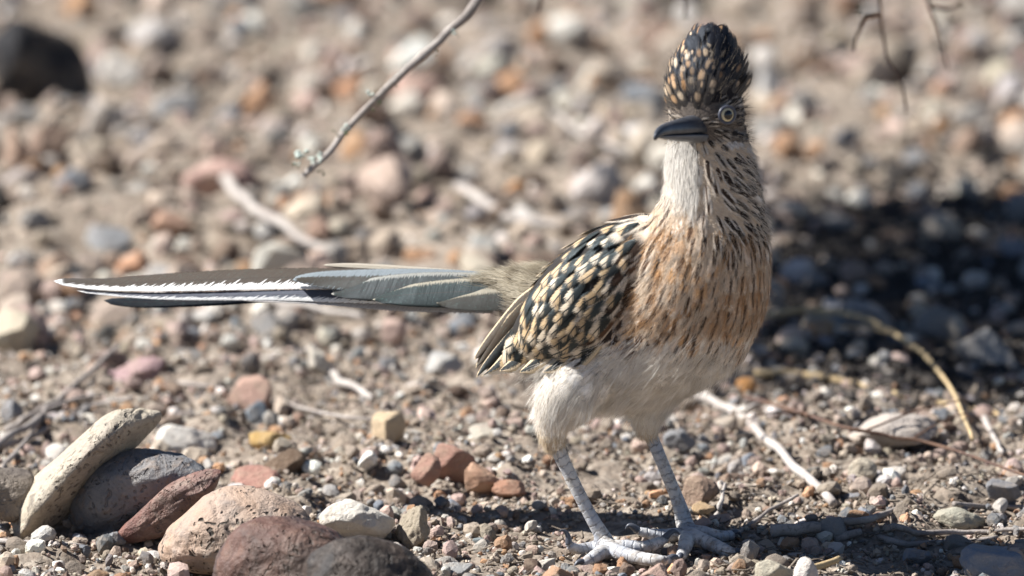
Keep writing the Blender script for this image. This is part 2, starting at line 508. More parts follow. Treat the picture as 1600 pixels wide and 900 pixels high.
# -- loose gravel, too many to count: one mesh
def scatter_mesh(name, n, sub, region, dfun, nvar, colw, sink=.3, flat=(.5, .95), seed=0, p=20, patch=None):
    r = np.random.default_rng(seed)
    V0, F0 = ICO[sub]
    vars_ = np.stack([rock_dirs(sub, seed * 100 + i, 11, p, .55, .07)[0] for i in range(nvar)])
    x0, x1, y0, y1 = region
    y = r.uniform(y0, y1, n)
    hw = .315 * (6 + y) / 6 + .03
    x = r.uniform(-1, 1, n) * hw
    if patch:
        for _ in range(4):
            bad = vnoise(np.stack([x * 22, y * 22, np.zeros(n)], 1), 77) < patch
            x = np.where(bad, r.uniform(-1, 1, n) * hw, x)
    d = dfun(r, n, x, y)
    a = vars_[r.integers(0, nvar, n)]
    sc = np.stack([d * r.uniform(.7, 1.15, n), d * r.uniform(.7, 1.15, n), d * r.uniform(*flat, n)], 1) / 2
    a = a * sc[:, None]
    q = norm(r.normal(size=(n, 4)) * np.array([1, .25, .25, 1.2]))
    wv, xv, yv, zv = q.T
    Rm = np.stack([np.stack([1 - 2 * (yv**2 + zv**2), 2 * (xv*yv - zv*wv), 2 * (xv*zv + yv*wv)], 1),
                   np.stack([2 * (xv*yv + zv*wv), 1 - 2 * (xv**2 + zv**2), 2 * (yv*zv - xv*wv)], 1),
                   np.stack([2 * (xv*zv - yv*wv), 2 * (yv*zv + xv*wv), 1 - 2 * (xv**2 + yv**2)], 1)], 1)
    a = np.einsum('nij,nkj->nki', Rm, a)
    z = ground_z(x, y) + sc[:, 2] * (1 - 2 * sink * r.uniform(.3, 1.6, n))
    a += np.stack([x, y, z], 1)[:, None]
    k = len(V0)
    F = (F0[None] + (np.arange(n) * k)[:, None, None]).reshape(-1, 3)
    keys = list(PAL); wts = np.array([colw.get(c, 0) for c in keys], float); wts /= wts.sum()
    ci = r.choice(len(keys), n, p=wts)
    C = np.array([PAL[c][0] for c in keys])[ci] * np.clip(r.lognormal(0, .28, (n, 1)), .5, 1.6) * (1 + r.normal(size=(n, 3)) * .022)
    C = np.repeat(C, k, 0)
    me = mesh_np(name, a.reshape(-1, 3), F, M_GRAVEL, smooth=False)
    attr_col(me, 'col', np.clip(C, .01, .8))
    return me
CW = dict(tan=6, pink=3.0, grey=2.6, blue=1.2, cream=3.4, rust=1.2, brown=1.2)
CWF = dict(tan=12, pink=2.2, grey=1.6, blue=.5, cream=3, rust=1.6, brown=1.0)
me = scatter_mesh('fine_gravel', 30000, 1, (0, 0, -.16, .56), lambda r, n, x, y: np.clip(r.lognormal(math.log(.0023), .42, n), .001, .006), 14, CWF, .25, (.6, 1), 3, patch=-.7)
tag(link('fine_gravel', me), 'fine tan grit covering the soil around the bird', 'gravel', kind='stuff')
me = scatter_mesh('gravel', 5200, 2, (0, 0, -.16, .64), lambda r, n, x, y: np.clip(r.lognormal(math.log(.0050), .48, n), .0026, .014), 18, CW, .2, (.6, 1.0), 4, patch=-.25)
tag(link('loose_gravel', me), 'loose mixed gravel lying between the larger pebbles', 'gravel', kind='stuff')
me = scatter_mesh('far_gravel', 5000, 2, (0, 0, .52, 2.15), lambda r, n, x, y: np.clip(r.lognormal(math.log(.0090), .55, n), .004, .034), 18, dict(CW, blue=.8, cream=3.6, tan=7, brown=2), .22, (.55, 1.0), 5)
tag(link('distant_gravel', me), 'coarse mixed gravel on the slope behind the bird', 'gravel', kind='stuff')

OCC = []            # (x, y, radius) footprints already taken
def put_stone(name, px0, py0, px1, py1, colour, label, cat='stone', rot=0, sub=None, npl=10, p=28, depth=.8, seed=1, mat=None, sink=.2, tip=0, yaw=0, amp=.05, fine=.02, group=None, dmin=.55, ext=None):
    """a stone whose outline fills the photo box; it stands where the box's lower edge meets the ground"""
    cx = (px0 + px1) / 2
    g = G(cx, py1)
    g = G(cx, py1, gz(g[0], g[1]))
    k = (g[1] - CAM[1]) / -CAM[1]
    a = (px1 - px0) / 2 * S * k
    h = (py1 - py0) * S * k
    if ext: a, hz = ext[0] / 2 * S * k, ext[1] / 2 * S * k
    b = a * depth
    if not ext:
        hz = max(h - 2 * b * math.sin(PITCH) * .55, h * .45) / math.cos(PITCH) / 2 * (1 + sink)
    yc = g[1] + b * .75
    c = W(cx, (py0 + py1) / 2, yc)
    z0 = gz(c[0], yc)
    zc = c[2] - (0 if ext else hz * sink)
    P, F = rock_dirs(sub or (5 if py1 > 590 else 4), seed, npl, p, dmin, amp, fine)
    big = max(a, b, hz)
    me = mesh_np(name, P * np.array([a, b, hz]) / big, F, mat or M_STONE, smooth=True)
    o = link(name, me)
    o.location = (c[0], yc, zc); o.scale = (big,) * 3
    o.rotation_euler = (R(tip), R(-rot), R(yaw))
    o.color = (*colour, 1)
    tag(o, label, cat, group)
    OCC.append((c[0], yc, max(a, b) * 1.0))
    return o
# -- the row of river cobbles
def cobble(name, cx, cy, major, minor, rot, dep, ybot, mat, label, seed, p=5, npl=16, tip=0, yaw=0, amp=.03, dmin=.8, fine=.004, planes=None, groove=None):
    g = G(cx, ybot)
    k = (g[1] - CAM[1]) / -CAM[1]
    a, b, c = major / 2 * S * k, dep / 2 * S * k, minor / 2 * S * k
    yc = g[1] + b * .8
    P, F = rock_dirs(6, seed, npl, p, dmin, amp, fine, planes)
    for ax, pos, dep, wid in groove or ():
        oth = [k for k in range(3) if k not in ax]
        line = P[:, ax[0]] * .9 + P[:, ax[1]] * .25 - pos - .10 * fbm(P * 3.5, seed + 9, 3)
        P = P * (1 - dep * np.exp(-(line / wid) ** 2) * np.clip(.55 + fbm(P * 5, seed + 4, 2), 0, 1))[:, None]
    me = mesh_np(name, P * np.array([a, b, c]), F, mat, smooth=True)
    o = link(name, me)
    o.location = W(cx, cy, yc)
    o.rotation_euler = (R(tip), R(-rot), R(yaw))
    tag(o, label, 'cobble')
    OCC.append((o.location.x, yc, max(a, b) * .95))
    return o
cobble('river_cobble', 124, 738, 325, 86, 44, 150, 832, mat_cobble('cream_cobble', (.44, .38, .29), (.33, .29, .235), (.14, .12, .1), .35, .55, .3),
       'long cream slab-like cobble leaning at the end of the cobble row', 21, 7, 9, 0, -8, .04, .66, .007, [(0, -.25, 1, .62), (.15, -.42, -.9, .40), (0, .6, .8, .9), (0, .5, -1, .8), (1, -.2, .1, .95), (1, .2, .6, .95), (-1, 0, .2, 1), (-.8, -.5, .4, 1), (.8, -.6, -.2, .95), (0, 1, 0, 1)], [((2, 0), .45, .05, .025)])
cobble('river_cobble', 210, 766, 250, 128, 24, 150, 832, mat_cobble('blue_grey_cobble', (.12, .128, .142), (.18, .18, .185), (.2, .155, .125), .25, .48, .15),
       'smooth blue-grey oval cobble beside the cream slab', 22, 5, 40, -14, -10, .045, .9, .006)
cobble('river_cobble', 266, 800, 225, 66, 33, 120, 848, mat_cobble('maroon_cobble', (.20, .095, .075), (.13, .075, .065), (.24, .17, .14), .2, .5, .15),
       'narrow dark red cobble wedged between two larger cobbles', 23, 5, 14, -18, -10, .04, .8)
cobble('river_cobble', 368, 838, 275, 160, 9, 190, 905, mat_cobble('pitted_cobble', (.35, .265, .21), (.39, .27, .195), (.22, .18, .155), 1.0, .6, .3),
       'tan-pink cobble with dark pits and cracks across its top', 24, 4, 18, -10, -8, .04, .85, .006, None, [((0, 2), .02, .07, .028), ((0, 2), .42, .04, .02)])
cobble('river_cobble', 448, 880, 238, 152, 4, 170, 946, mat_cobble('red_brown_cobble', (.115, .062, .048), (.07, .046, .04), (.16, .09, .066), .6, .45, .12),
       'dark red-brown rounded cobble in front of the pitted cobble', 25, 5, 40, -8, 0, .045, .9, .006)
cobble('river_cobble', 578, 908, 226, 146, -6, 165, 972, mat_cobble('black_brown_cobble', (.04, .032, .027), (.065, .048, .039), (.022, .02, .02), .3, .45, .03),
       'smooth black-brown cobble at the end of the row toward the bird', 28, 5, 40, -8, 6, .045, .9, .006)
cobble('river_cobble', 8, 770, 90, 150, 60, 120, 825, mat_cobble('dark_brown_cobble', (.12, .1, .085), (.18, .15, .12), (.08, .07, .06), .1, .6, .2),  # mottled dark brown stone colour
       'dark brown cobble half hidden behind the cream slab', 27, 5, 14, 0, 0, .04, .8)
# -- single stones one can pick out
P_ = lambda k, m=1.0: tuple(c * m for c in PAL[k][0])
ST = [
 (495, 768, 618, 842, (.56, .52, .46), 'chalky white angular rock behind the black-brown cobble', dict(seed=31, sub=5, fine=.03, p=12)),
 (617, 786, 682, 858, (.33, .28, .21), 'crumbly grey-tan clod beside the chalky white rock', dict(seed=32, sub=5, fine=.05, amp=.1)),
 (242, 658, 342, 716, (.66, .62, .56), 'flat white stone behind the blue-grey cobble', dict(seed=33, rot=-14, p=22, npl=9)),
 (380, 662, 458, 706, (.52, .34, .13), 'yellow-ochre pebble with a pale top behind the cobbles', dict(seed=34)),
 (404, 696, 488, 750, (.13, .085, .055), 'dark brown blocky stone below the yellow-ochre pebble', dict(seed=35, p=24, npl=9)),
 (350, 724, 441, 772, (.36, .19, .15), 'rough pinkish-red stone touching the pitted cobble', dict(seed=36, p=20, fine=.03)),
 (578, 640, 636, 694, (.60, .46, .30), 'cream-yellow blocky pebble between thin twigs', dict(seed=37, p=24, npl=9, rot=10)),
 (670, 684, 748, 748, (.36, .20, .155), 'pink-red peaked rock with a split face', dict(seed=38, p=24, npl=8)),
 (640, 705, 690, 752, (.40, .23, .175), 'low pink-red chip leaning on the peaked rock', dict(seed=39, p=24, npl=8)),
 (722, 724, 780, 768, (.50, .30, .20), 'salmon flat-topped wedge stone near the bird', dict(seed=40, p=26, npl=8, rot=-18)),
 (768, 748, 834, 778, (.38, .20, .13), 'rust-brown slab leaning against the salmon wedge', dict(seed=41, p=26, npl=8, rot=-10)),
 (170, 550, 270, 604, (.36, .24, .24), 'knobbly purple-pink rock behind the grey twigs', dict(seed=42, fine=.08, amp=.12)),
 (345, 584, 426, 642, (.44, .28, .22), 'dull pink rounded stone behind the yellow-ochre pebble', dict(seed=43)),
 (374, 622, 428, 664, (.2, .24, .28), 'small blue-grey stone in front of the dull pink stone', dict(seed=44)),
 (1308, 640, 1468, 704, (.40, .35, .31), 'large pale grey flat rock at the edge of the shrub shadow', dict(seed=45, sub=5, p=20, npl=10, fine=.03)),
 (1324, 712, 1372, 758, (.48, .42, .33), 'cream cube-shaped stone in front of the flat grey rock', dict(seed=46, p=26, npl=7)),
 (1455, 786, 1540, 826, (.36, .34, .27), 'greenish-grey wedge of stone beside fallen sticks', dict(seed=47, p=24, npl=8, rot=-8)),
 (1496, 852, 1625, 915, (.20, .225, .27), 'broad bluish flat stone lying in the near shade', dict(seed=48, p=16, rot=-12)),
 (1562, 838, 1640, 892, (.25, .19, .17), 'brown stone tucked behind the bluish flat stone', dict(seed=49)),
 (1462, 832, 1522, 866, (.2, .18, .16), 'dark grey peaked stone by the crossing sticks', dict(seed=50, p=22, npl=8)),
 (1052, 738, 1126, 796, (.27, .185, .135), 'brown blocky rock behind the far leg', dict(seed=51, p=22, npl=9)),
 (1118, 734, 1172, 768, (.24, .16, .12), 'brown low rock beside the blocky one', dict(seed=52, p=20)),
 (1080, 782, 1118, 802, (.5, .35, .2), 'honey-coloured pebble under the brown rocks', dict(seed=53)),
 (994, 874, 1052, 915, (.44, .30, .25), 'pinkish rounded stone just in front of the near foot', dict(seed=54, fine=.03)),
 (1238, 858, 1282, 915, (.66, .61, .56), 'upright white egg-shaped pebble near the twigs', dict(seed=55, p=5, npl=18, dmin=.85, depth=.9)),
 (1178, 862, 1240, 915, (.46, .42, .33), 'greyish-yellow pointed stone beside the white pebble', dict(seed=56, p=20, npl=9)),
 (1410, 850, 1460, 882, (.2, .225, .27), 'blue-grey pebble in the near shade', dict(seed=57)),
 (1145, 586, 1184, 622, (.52, .25, .08), 'bright orange pebble behind the breast', dict(seed=58)),
 (690, 868, 742, 906, (.34, .34, .33), 'light grey pebble in front of the crumbly clod', dict(seed=59)),
 (845, 880, 900, 915, (.45, .27, .17), 'orange-tan pebble left of the near foot', dict(seed=60)),
 (905, 862, 945, 886, (.42, .29, .22), 'pinkish-tan pebble touching the near hind toe', dict(seed=61)),
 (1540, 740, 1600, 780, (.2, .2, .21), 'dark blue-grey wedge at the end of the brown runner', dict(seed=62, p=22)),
 (1035, 665, 1090, 702, (.23, .23, .235), 'dark grey stone between the legs', dict(seed=63)),
 # the blurred ones behind
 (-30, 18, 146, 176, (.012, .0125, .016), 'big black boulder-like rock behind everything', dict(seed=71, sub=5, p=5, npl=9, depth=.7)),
 (138, 74, 222, 142, (.66, .62, .56), 'white stone beside the big black rock', dict(seed=72, p=16, rot=15)),
 (234, 140, 312, 194, (.28, .29, .3), 'flat slate-grey stone past the white stone', dict(seed=73, p=16)),
 (284, 240, 414, 306, (.40, .26, .22), 'broad pink slab behind the tail', dict(seed=74, p=16)),
 (605, 108, 696, 176, (.52, .35, .29), 'pale pink stone behind the hanging branch', dict(seed=75)),
 (124, 338, 218, 408, (.30, .31, .32), 'grey wedge-shaped stone behind the tail tip', dict(seed=76, p=22, rot=20)),
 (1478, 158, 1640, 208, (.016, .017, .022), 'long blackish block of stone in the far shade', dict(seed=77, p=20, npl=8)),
 (1440, 148, 1486, 190, (.56, .52, .42), 'cream stone at the end of the blackish block', dict(seed=78)),
 (786, 278, 828, 310, (.52, .27, .12), 'small rusty orange stone far behind the back', dict(seed=79)),
 (596, 488, 642, 536, (.50, .36, .31), 'pale pink rounded stone below the tail', dict(seed=80)),
 (476, 534, 516, 580, (.58, .53, .45), 'cream stone below the tail', dict(seed=81)),
 (646, 545, 738, 590, (.40, .39, .37), 'pale grey flat stone below the tail base', dict(seed=82)),
 (1170, 100, 1222, 165, (.58, .57, .55), 'white upright stone behind the crest', dict(seed=83)),
 (820, 215, 870, 265, (.56, .47, .36), 'cream-tan round stone far behind the back', dict(seed=84)),
 (220, 325, 300, 372, (.38, .23, .16), 'brownish-pink low stone behind the tail', dict(seed=85)),
 (50, 380, 130, 440, (.44, .31, .23), 'tan-pink stone behind the tail tip', dict(seed=86)),
 (0, 190, 50, 280, (.42, .29, .22), 'pinkish-brown stone below the big black rock', dict(seed=87)),
 (400, 170, 470, 220, (.48, .40, .36), 'pale mauve stone behind the hanging twig', dict(seed=88)),
 (900, 40, 960, 90, (.50, .37, .27), 'tan stone near the top of the slope', dict(seed=89)),
 (590, 545, 630, 590, (.24, .24, .25), 'dark grey stone beside the pale flat stone', dict(seed=90)),
 (800, 640, 838, 664, (.42, .40, .34), 'greenish-cream pebble behind the thigh', dict(seed=91)),
 (720, 655, 800, 698, (.40, .37, .31), 'low grey-green stone behind the peaked rock', dict(seed=92)),
 (0, 620, 40, 660, (.26, .26, .27), 'grey stone under the ends of the twigs', dict(seed=93)),
 (1040, -45, 1112, 24, (.03, .028, .026), 'dark stone standing in for a dark patch at the top of the slope behind the crest', dict(seed=95, p=8)),  # this and the next two stones are added to darken the top edge
 (700, -40, 790, 14, (.06, .05, .045), 'dark brown stone standing in for a dark patch at the top of the slope behind the hanging branch', dict(seed=96, p=8)),
 (190, -30, 285, 30, (.05, .045, .042), 'dark brown stone standing in for a dark patch up the slope past the big black rock', dict(seed=97, p=8)),
 (1530, 90, 1600, 150, (.52, .47, .36), 'pale yellowish stone on the far slope', dict(seed=94)),
]
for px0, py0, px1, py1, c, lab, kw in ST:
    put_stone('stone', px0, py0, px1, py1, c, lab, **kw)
# -- pebbles: shared shapes, one object each
PV = []
for i in range(20):
    ang = i % 3 != 0
    P, F = rock_dirs(3, 500 + i, 10 if ang else 18, 32 if ang else 7, .5 if ang else .75, .06, .012)
    sx = np.random.default_rng(i).uniform([.8, .65, .45], [1, .95, .8])
    PV.append((mesh_np('pebble', P * sx, F, M_STONE, smooth=not ang), sx[2], 'angular' if ang else 'rounded'))
def zone(x, y, px, py):
    if 880 < px < 1200 and py > 760: return 'around the feet of the bird'
    if px <= 700 and py > 740: return 'beside the row of cobbles'
    if px < 760 and py > 590: return 'behind the row of cobbles'
    if px >= 1180 and py > 690: return 'among the fallen sticks'
    if px >= 1180 and 280 < py <= 690: return 'in the shade of the shrub'
    if py > 560: return 'under the belly of the bird'
    if py > 300: return 'on the slope just behind the tail'
    return 'far up the slope behind the bird'
cnt = 0; tries = 0
keys = list(PAL); wts = np.array([CW[k] for k in keys], float); wts /= wts.sum()
while cnt < 280 and tries < 9000:
    tries += 1
    near = cnt < 180
    px = rng.uniform(-20, 1620)
    py = rng.uniform(590, 925) if near else rng.uniform(30, 590)
    g = G(px, py)
    d = float(np.clip(rng.lognormal(math.log(.0105), .35), .006, .02)) if near else float(np.clip(rng.lognormal(math.log(.019), .35), .012, .04))
    if any((g[0] - a) ** 2 + (g[1] - b) ** 2 < (c + d * .5) ** 2 for a, b, c in OCC): continue
    if near and 930 < px < 1160 and 800 < py < 900: continue
    me, hz, shp = PV[rng.integers(0, 20)]
    k = keys[rng.choice(len(keys), p=wts)]
    o = link('pebble', me)
    r = d / 2
    o.location = (g[0], g[1], gz(g[0], g[1]) + r * hz * rng.uniform(.35, .8))
    o.scale = (r, r, r)
    o.rotation_euler = (rng.normal() * .2, rng.normal() * .2, rng.uniform(0, 6.28))
    tone = rng.uniform(.72, 1.28)
    cc = np.array(PAL[k][0]) * tone
    tw = 'pale ' if tone > 1.12 else ('dark ' if tone < .86 and k != 'brown' else '')
    sz = ('small' if d < .0095 else 'large' if d > .013 else 'mid-sized') if near else ('small' if d < .017 else 'large' if d > .023 else 'mid-sized')
    o.color = (*cc, 1)
    z = zone(g[0], g[1], px, py)
    tag(o, f'{sz} {tw}{PAL[k][1]} {shp} pebble {z}', 'pebble', f'{sz} {tw}{PAL[k][1]} {shp} pebbles {z}')
    OCC.append((g[0], g[1], r))
    cnt += 1

# ------------------------------------------------------------------ fallen twigs
def twig(name, pts, wpx, mat, label, cat='twig', lift=0.0, side=(), seed=0, taper=.6, knots=True):
    P = []
    for i, q in enumerate(pts):
        g = G(q[0], q[1]); z = gz(g[0], g[1]); g = G(q[0], q[1], z)
        h = q[2] if len(q) > 2 else 0
        if h: g = W(q[0], q[1], G(q[0], q[1] + h / S * math.cos(PITCH), z)[1])
        P.append([g[0], g[1], max(g[2], z) + wpx / 2 * S * .8 + lift + .0015])
    P = spline(P, 8)
    n = len(P)
    rr = np.random.default_rng(seed)
    P += np.stack([fbm(np.stack([np.arange(n) * .35, np.full(n, seed), np.full(n, k * 9.1)], 1), seed + k, 2) for k in range(3)], 1) * wpx * S * .22
    rad = wpx / 2 * S * np.linspace(1, taper, n)
    if knots: rad *= 1 + .18 * np.maximum(0, vnoise(np.stack([np.arange(n) * .6, np.zeros(n), np.full(n, seed)], 1), 3))
    o = link(name, mesh_py(name, *tube(P, rad, 8, .16, seed), mat))
    tag(o, label, cat)
    for t, dx, dy, dz in side:
        i = int(t * (n - 1))
        q = spline([P[i], P[i] + np.array([dx, dy, dz]) * .55 + np.array([0, 0, .002]), P[i] + np.array([dx, dy, dz])], 6)
        link('side_shoot', mesh_py('side_shoot', *tube(q, rad[i] * np.linspace(.7, .35, len(q)), 6, .12, seed), mat), o)
    return o
twig('twig', [(-10, 712), (60, 660), (100, 625), (190, 550, .012)], 13, M_TWIG_GREY, 'thick grey twig rising across the others behind the cream slab', side=[(.45, .03, .02, .004)], seed=1)
twig('twig', [(-10, 708), (60, 685), (130, 648), (210, 628)], 11, M_TWIG_GREY, 'bent grey twig resting against the cream slab', seed=2)
twig('twig', [(10, 680), (50, 655), (75, 640)], 12, M_TWIG_GREY, 'short broken grey twig under the crossing twigs', seed=3)
twig('twig', [(-10, 760), (20, 720), (75, 652)], 9, M_TWIG_GREY, 'thin steep grey twig at the shaded pile by the slab', seed=4)
twig('twig', [(-10, 852), (60, 857), (132, 860)], 9, M_TWIG_WHITE, 'thin pale twig on grit in front of the cobbles', seed=5)
twig('twig', [(260, 602), (330, 612), (430, 635), (560, 662), (700, 668)], 8, M_TWIG_GREY, 'long thin grey twig passing under the cream-yellow pebble', seed=6)
twig('twig', [(498, 588), (530, 615), (582, 645)], 17, M_TWIG_WHITE, 'short bone-coloured stick below the tail', lift=.004, seed=7)
twig('stick', [(345, 296), (380, 340), (430, 376), (520, 425)], 22, M_TWIG_WHITE, 'stout bleached stick lying behind the tail', 'stick', lift=.006, seed=8)
twig('stick', [(718, 318), (790, 362), (905, 378)], 20, M_TWIG_WHITE, 'bleached crooked stick behind the back of the bird', 'stick', lift=.006, seed=9)
twig('stick', [(385, 482), (470, 500), (570, 518)], 14, M_TWIG_WHITE, 'pale straight stick under the middle of the tail', 'stick', lift=.005, seed=10)
twig('stick', [(850, 195), (910, 232), (985, 262)], 14, M_TWIG_WHITE, 'bleached stick far up the slope left of the neck', 'stick', lift=.006, seed=11)
twig('stick', [(1092, 624), (1168, 668), (1232, 728), (1304, 796)], 15, M_TWIG_WHITE, 'straight white stick running out from behind the belly', 'stick', side=[(.3, .012, .012, .004)], seed=12, taper=1.0)
twig('runner', [(1165, 640), (1240, 660), (1310, 684), (1390, 700), (1470, 716), (1620, 770)], 7, M_TWIG_BROWN, 'long thin dark brown runner crossing in front of the flat rock', 'runner', lift=.004, side=[(.5, .05, .03, .01), (.25, -.03, -.02, .002), (.7, .03, .04, .006)], seed=13)
twig('straw', [(1185, 520, .01), (1250, 508, .012), (1300, 512, .014), (1350, 522, .014), (1390, 540, .012), (1440, 575, .01), (1490, 640, .008), (1520, 712)], 9, M_STRAW, 'arched dry grass stem bending across the shade', 'grass stem', lift=.006, side=[(.5, .02, 0, -.012), (.62, -.03, .02, .0)], seed=14, taper=.7)
twig('straw', [(1178, 592), (1250, 594), (1330, 608), (1400, 628)], 13, M_STRAW, 'thick pale yellow straw behind the breast', 'grass stem', seed=15)
twig('straw', [(1395, 622), (1480, 640), (1560, 655), (1620, 662)], 10, M_STRAW, 'olive-yellow straw behind the flat grey rock', 'grass stem', seed=16)
twig('twig', [(1530, 648), (1548, 685), (1568, 716)], 12, M_TWIG_WHITE, 'short pinkish-white twig in the shade by the flat rock', seed=17)
twig('twig', [(1148, 842), (1200, 808), (1248, 780, .006)], 8, M_TWIG_GREY, 'slim grey twig pointing away from the far foot', seed=18)
twig('twig', [(1318, 826), (1370, 815), (1426, 790, .004)], 13, M_TWIG_GREY, 'curved grey twig beside the greenish wedge stone', seed=19)
twig('twig', [(1392, 830), (1450, 842), (1530, 838), (1620, 836)], 10, M_TWIG_GREY, 'long straight grey twig on the ground by the peaked stone', seed=20)
twig('twig', [(1360, 846), (1420, 858), (1560, 850)], 12, M_TWIG_GREY, 'flat broad grey twig under the long straight one', seed=21)
twig('twig', [(1490, 796), (1560, 800), (1620, 802)], 9, M_TWIG_GREY, 'thin grey twig behind the greenish wedge stone', seed=22)
twig('twig', [(1120, 815), (1128, 790), (1132, 764, .006)], 8, M_TWIG_WHITE, 'tiny upright pale sprig beside the far leg', seed=23)
twig('twig', [(1205, 842), (1280, 832)], 20, M_TWIG_GREY, 'flat chip of grey bark behind the white pebble', 'bark chip', seed=24, taper=.8)
twig('twig', [(1300, 855), (1345, 842)], 14, M_TWIG_GREY, 'stub of broken grey twig near the bark chip', seed=25, taper=.9)
twig('twig', [(1255, 898), (1310, 884)], 12, M_STRAW, 'short tan stick lying in front of the white pebble', seed=26, taper=.9)
twig('twig', [(1080, 872), (1130, 866), (1190, 872)], 7, M_TWIG_GREY, 'thin twig lying under the far foot', seed=27)
twig('twig', [(640, 350), (700, 360), (760, 384)], 10, M_TWIG_GREY, 'thin grey twig behind the tail base', seed=28)

# dry plant crumbs, too many to count
lr = np.random.default_rng(91)
def litter(name, PXs, PYs, mean, rmin, rmax, mat, label):
    n = len(PXs)
    g = np.array([G(a, b) for a, b in zip(PXs, PYs)])[:, :2]
    a_ = lr.uniform(0, 6.28, n); Lk = lr.lognormal(math.log(mean), .5, n); rk = lr.uniform(rmin, rmax, n)
    d = np.stack([np.cos(a_), np.sin(a_)], 1); nrm_ = np.stack([-d[:, 1], d[:, 0]], 1)
    rings = []
    for t, rs, up in ((-.5, 1, lr.uniform(.001, .004, n)), (0, 1.1, np.full(n, .0022)), (.5, .6, lr.uniform(.001, .005, n))):
        c = g + d * (Lk * t)[:, None] + nrm_ * (Lk * lr.normal(size=n) * .06)[:, None]
        z = ground_z(c[:, 0], c[:, 1]) + up
        for q in range(4):
            h, v_ = math.cos(q * math.pi / 2), math.sin(q * math.pi / 2)
            rings.append(np.concatenate([c + nrm_ * (rk * rs * h)[:, None], (z + rk * rs * v_ * .6)[:, None]], 1))
    V = np.stack(rings, 1).reshape(-1, 3)
    F0_ = [(r4 * 4 + q, r4 * 4 + (q + 1) % 4, r4 * 4 + 4 + (q + 1) % 4, r4 * 4 + 4 + q) for r4 in (0, 1) for q in range(4)] + [(3, 2, 1, 0), (8, 9, 10, 11)]
    F = (np.array(F0_)[None] + (np.arange(n) * 12)[:, None, None]).reshape(-1, 4)
    tag(link(name, mesh_np(name, V, F, mat)), label, 'litter', kind='stuff')
M_LITTER = mat_wood('litter_bits', (.2, .165, .13), (.12, .095, .075), (.3, .25, .2))
litter('plant_litter', np.concatenate([lr.uniform(1100, 1640, 700), lr.uniform(-40, 1640, 800)]), np.concatenate([lr.uniform(700, 915, 700), lr.uniform(560, 915, 800)]), .007, .0003, .0009, M_LITTER, 'crumbs of dry grey plant litter scattered over the gravel')
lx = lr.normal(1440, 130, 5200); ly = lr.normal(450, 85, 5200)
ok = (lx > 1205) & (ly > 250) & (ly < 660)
litter('shade_leaf_litter', lx[ok], ly[ok], .008, .0012, .0032, mat_wood('shade_leaf_litter', (.045, .038, .033), (.025, .022, .021), (.09, .075, .06)), 'fallen leaf litter coloured dark to deepen the shrub shade on the ground')  # litter flakes kept near black so the shrub shadow over them looks deeper

# ------------------------------------------------------------------ shrub overhead, its low twigs reach into the picture
shrub = bpy.data.objects.new('shrub', None); COL.objects.link(shrub)
shrub.location = (.66, 1.05, gz(.66, 1.05))
tag(shrub, 'grey desert shrub whose thin branches hang into the top of the scene', 'shrub')
SO = np.array(shrub.location)
def limb(name, pts, r0, r1, mat=M_TWIG_GREY, parent=shrub, seg=8, n=9, seed=0):
    D = [np.asarray(pts[0], float)]
    for q in pts[1:]:
        q = np.asarray(q, float); m = max(1, int(np.linalg.norm(q - D[-1]) / .05)); a0 = D[-1]
        D += [a0 + (q - a0) * (t + 1) / m for t in range(m)]
    P = spline(D, n if len(D) < 12 else 5)
    k = len(P)
    P = P + np.stack([fbm(np.stack([np.arange(k) * .22, np.full(k, seed * 1.7), np.full(k, j * 5.)], 1), seed + j, 2) for j in range(3)], 1) * min(r0, .003) * .35
    rad = np.linspace(r0, r1, k) * (1 + .25 * np.maximum(0, vnoise(np.stack([np.arange(k) * .45, np.zeros(k), np.full(k, seed)], 1), 4)))
    o = link(name, mesh_py(name, *tube(P - SO, rad, seg, .2, seed), mat), parent)
    return o, P
def leaf_cloud(centers, n, spread, size, seed, tw=True):
    r = np.random.default_rng(seed)
    c = np.asarray(centers)[r.integers(0, len(centers), n)] + r.normal(size=(n, 3)) * spread
    t = norm(r.normal(size=(n, 3)) + np.array([0, 0, .3])); b = norm(np.cross(t, r.normal(size=(n, 3))))
    L = size * r.uniform(.7, 1.4, (n, 1)); wd = L * .32
    V = np.stack([c, c + t * L * .5 + b * wd, c + t * L, c + t * L * .5 - b * wd], 1).reshape(-1, 3)
    F = np.arange(n * 4).reshape(-1, 4)
    return V, F
M_LEAF = mat_simple('shrub_leaf', (.06, .075, .03), .6, .3, .4, 90)
M_LICHEN = mat_simple('lichen', (.40, .45, .40), .9, .1, .4, 300)
_, Pm = limb('trunk', [SO - [0, 0, .02], SO + [-.03, -.02, .25], SO + [-.12, -.04, .55], SO + [-.26, -.08, .74], SO + [-.45, -.14, .80]], .016, .007, seed=1)
_, Pn = limb('trunk', [SO - [0, 0, .02], SO + [.05, .06, .3], SO + [.02, .12, .7], SO + [-.1, .1, .95]], .013, .005, seed=2)
_, P1 = limb('branch', [Pm[-1], [.10, .86, .72], [-.04, .80, .60], [-.20, .72, .50]], .007, .002, seed=3)
_, P2 = limb('branch', [Pm[-5], [.16, .66, .66], [.04, .56, .55], [-.10, .48, .46]], .006, .002, seed=4)
_, P3 = limb('branch', [Pm[-8], [.2, 1.05, .72], [.02, 1.02, .62], [-.18, .98, .52]], .006, .002, seed=5)
# the hanging branch in front of the slope
YB = .26
hang = [Pm[-3], [.28, .75, .74], [.14, .42, .52], W(800, -80, YB), W(745, 0, YB), W(700, 55, YB), W(640, 105, YB - .004), W(590, 150, YB), W(540, 200, YB + .004), W(505, 243, YB), W(474, 276, YB)]
hb, Ph = limb('hanging_branch', hang, .0042, .0016, seed=6, n=12)
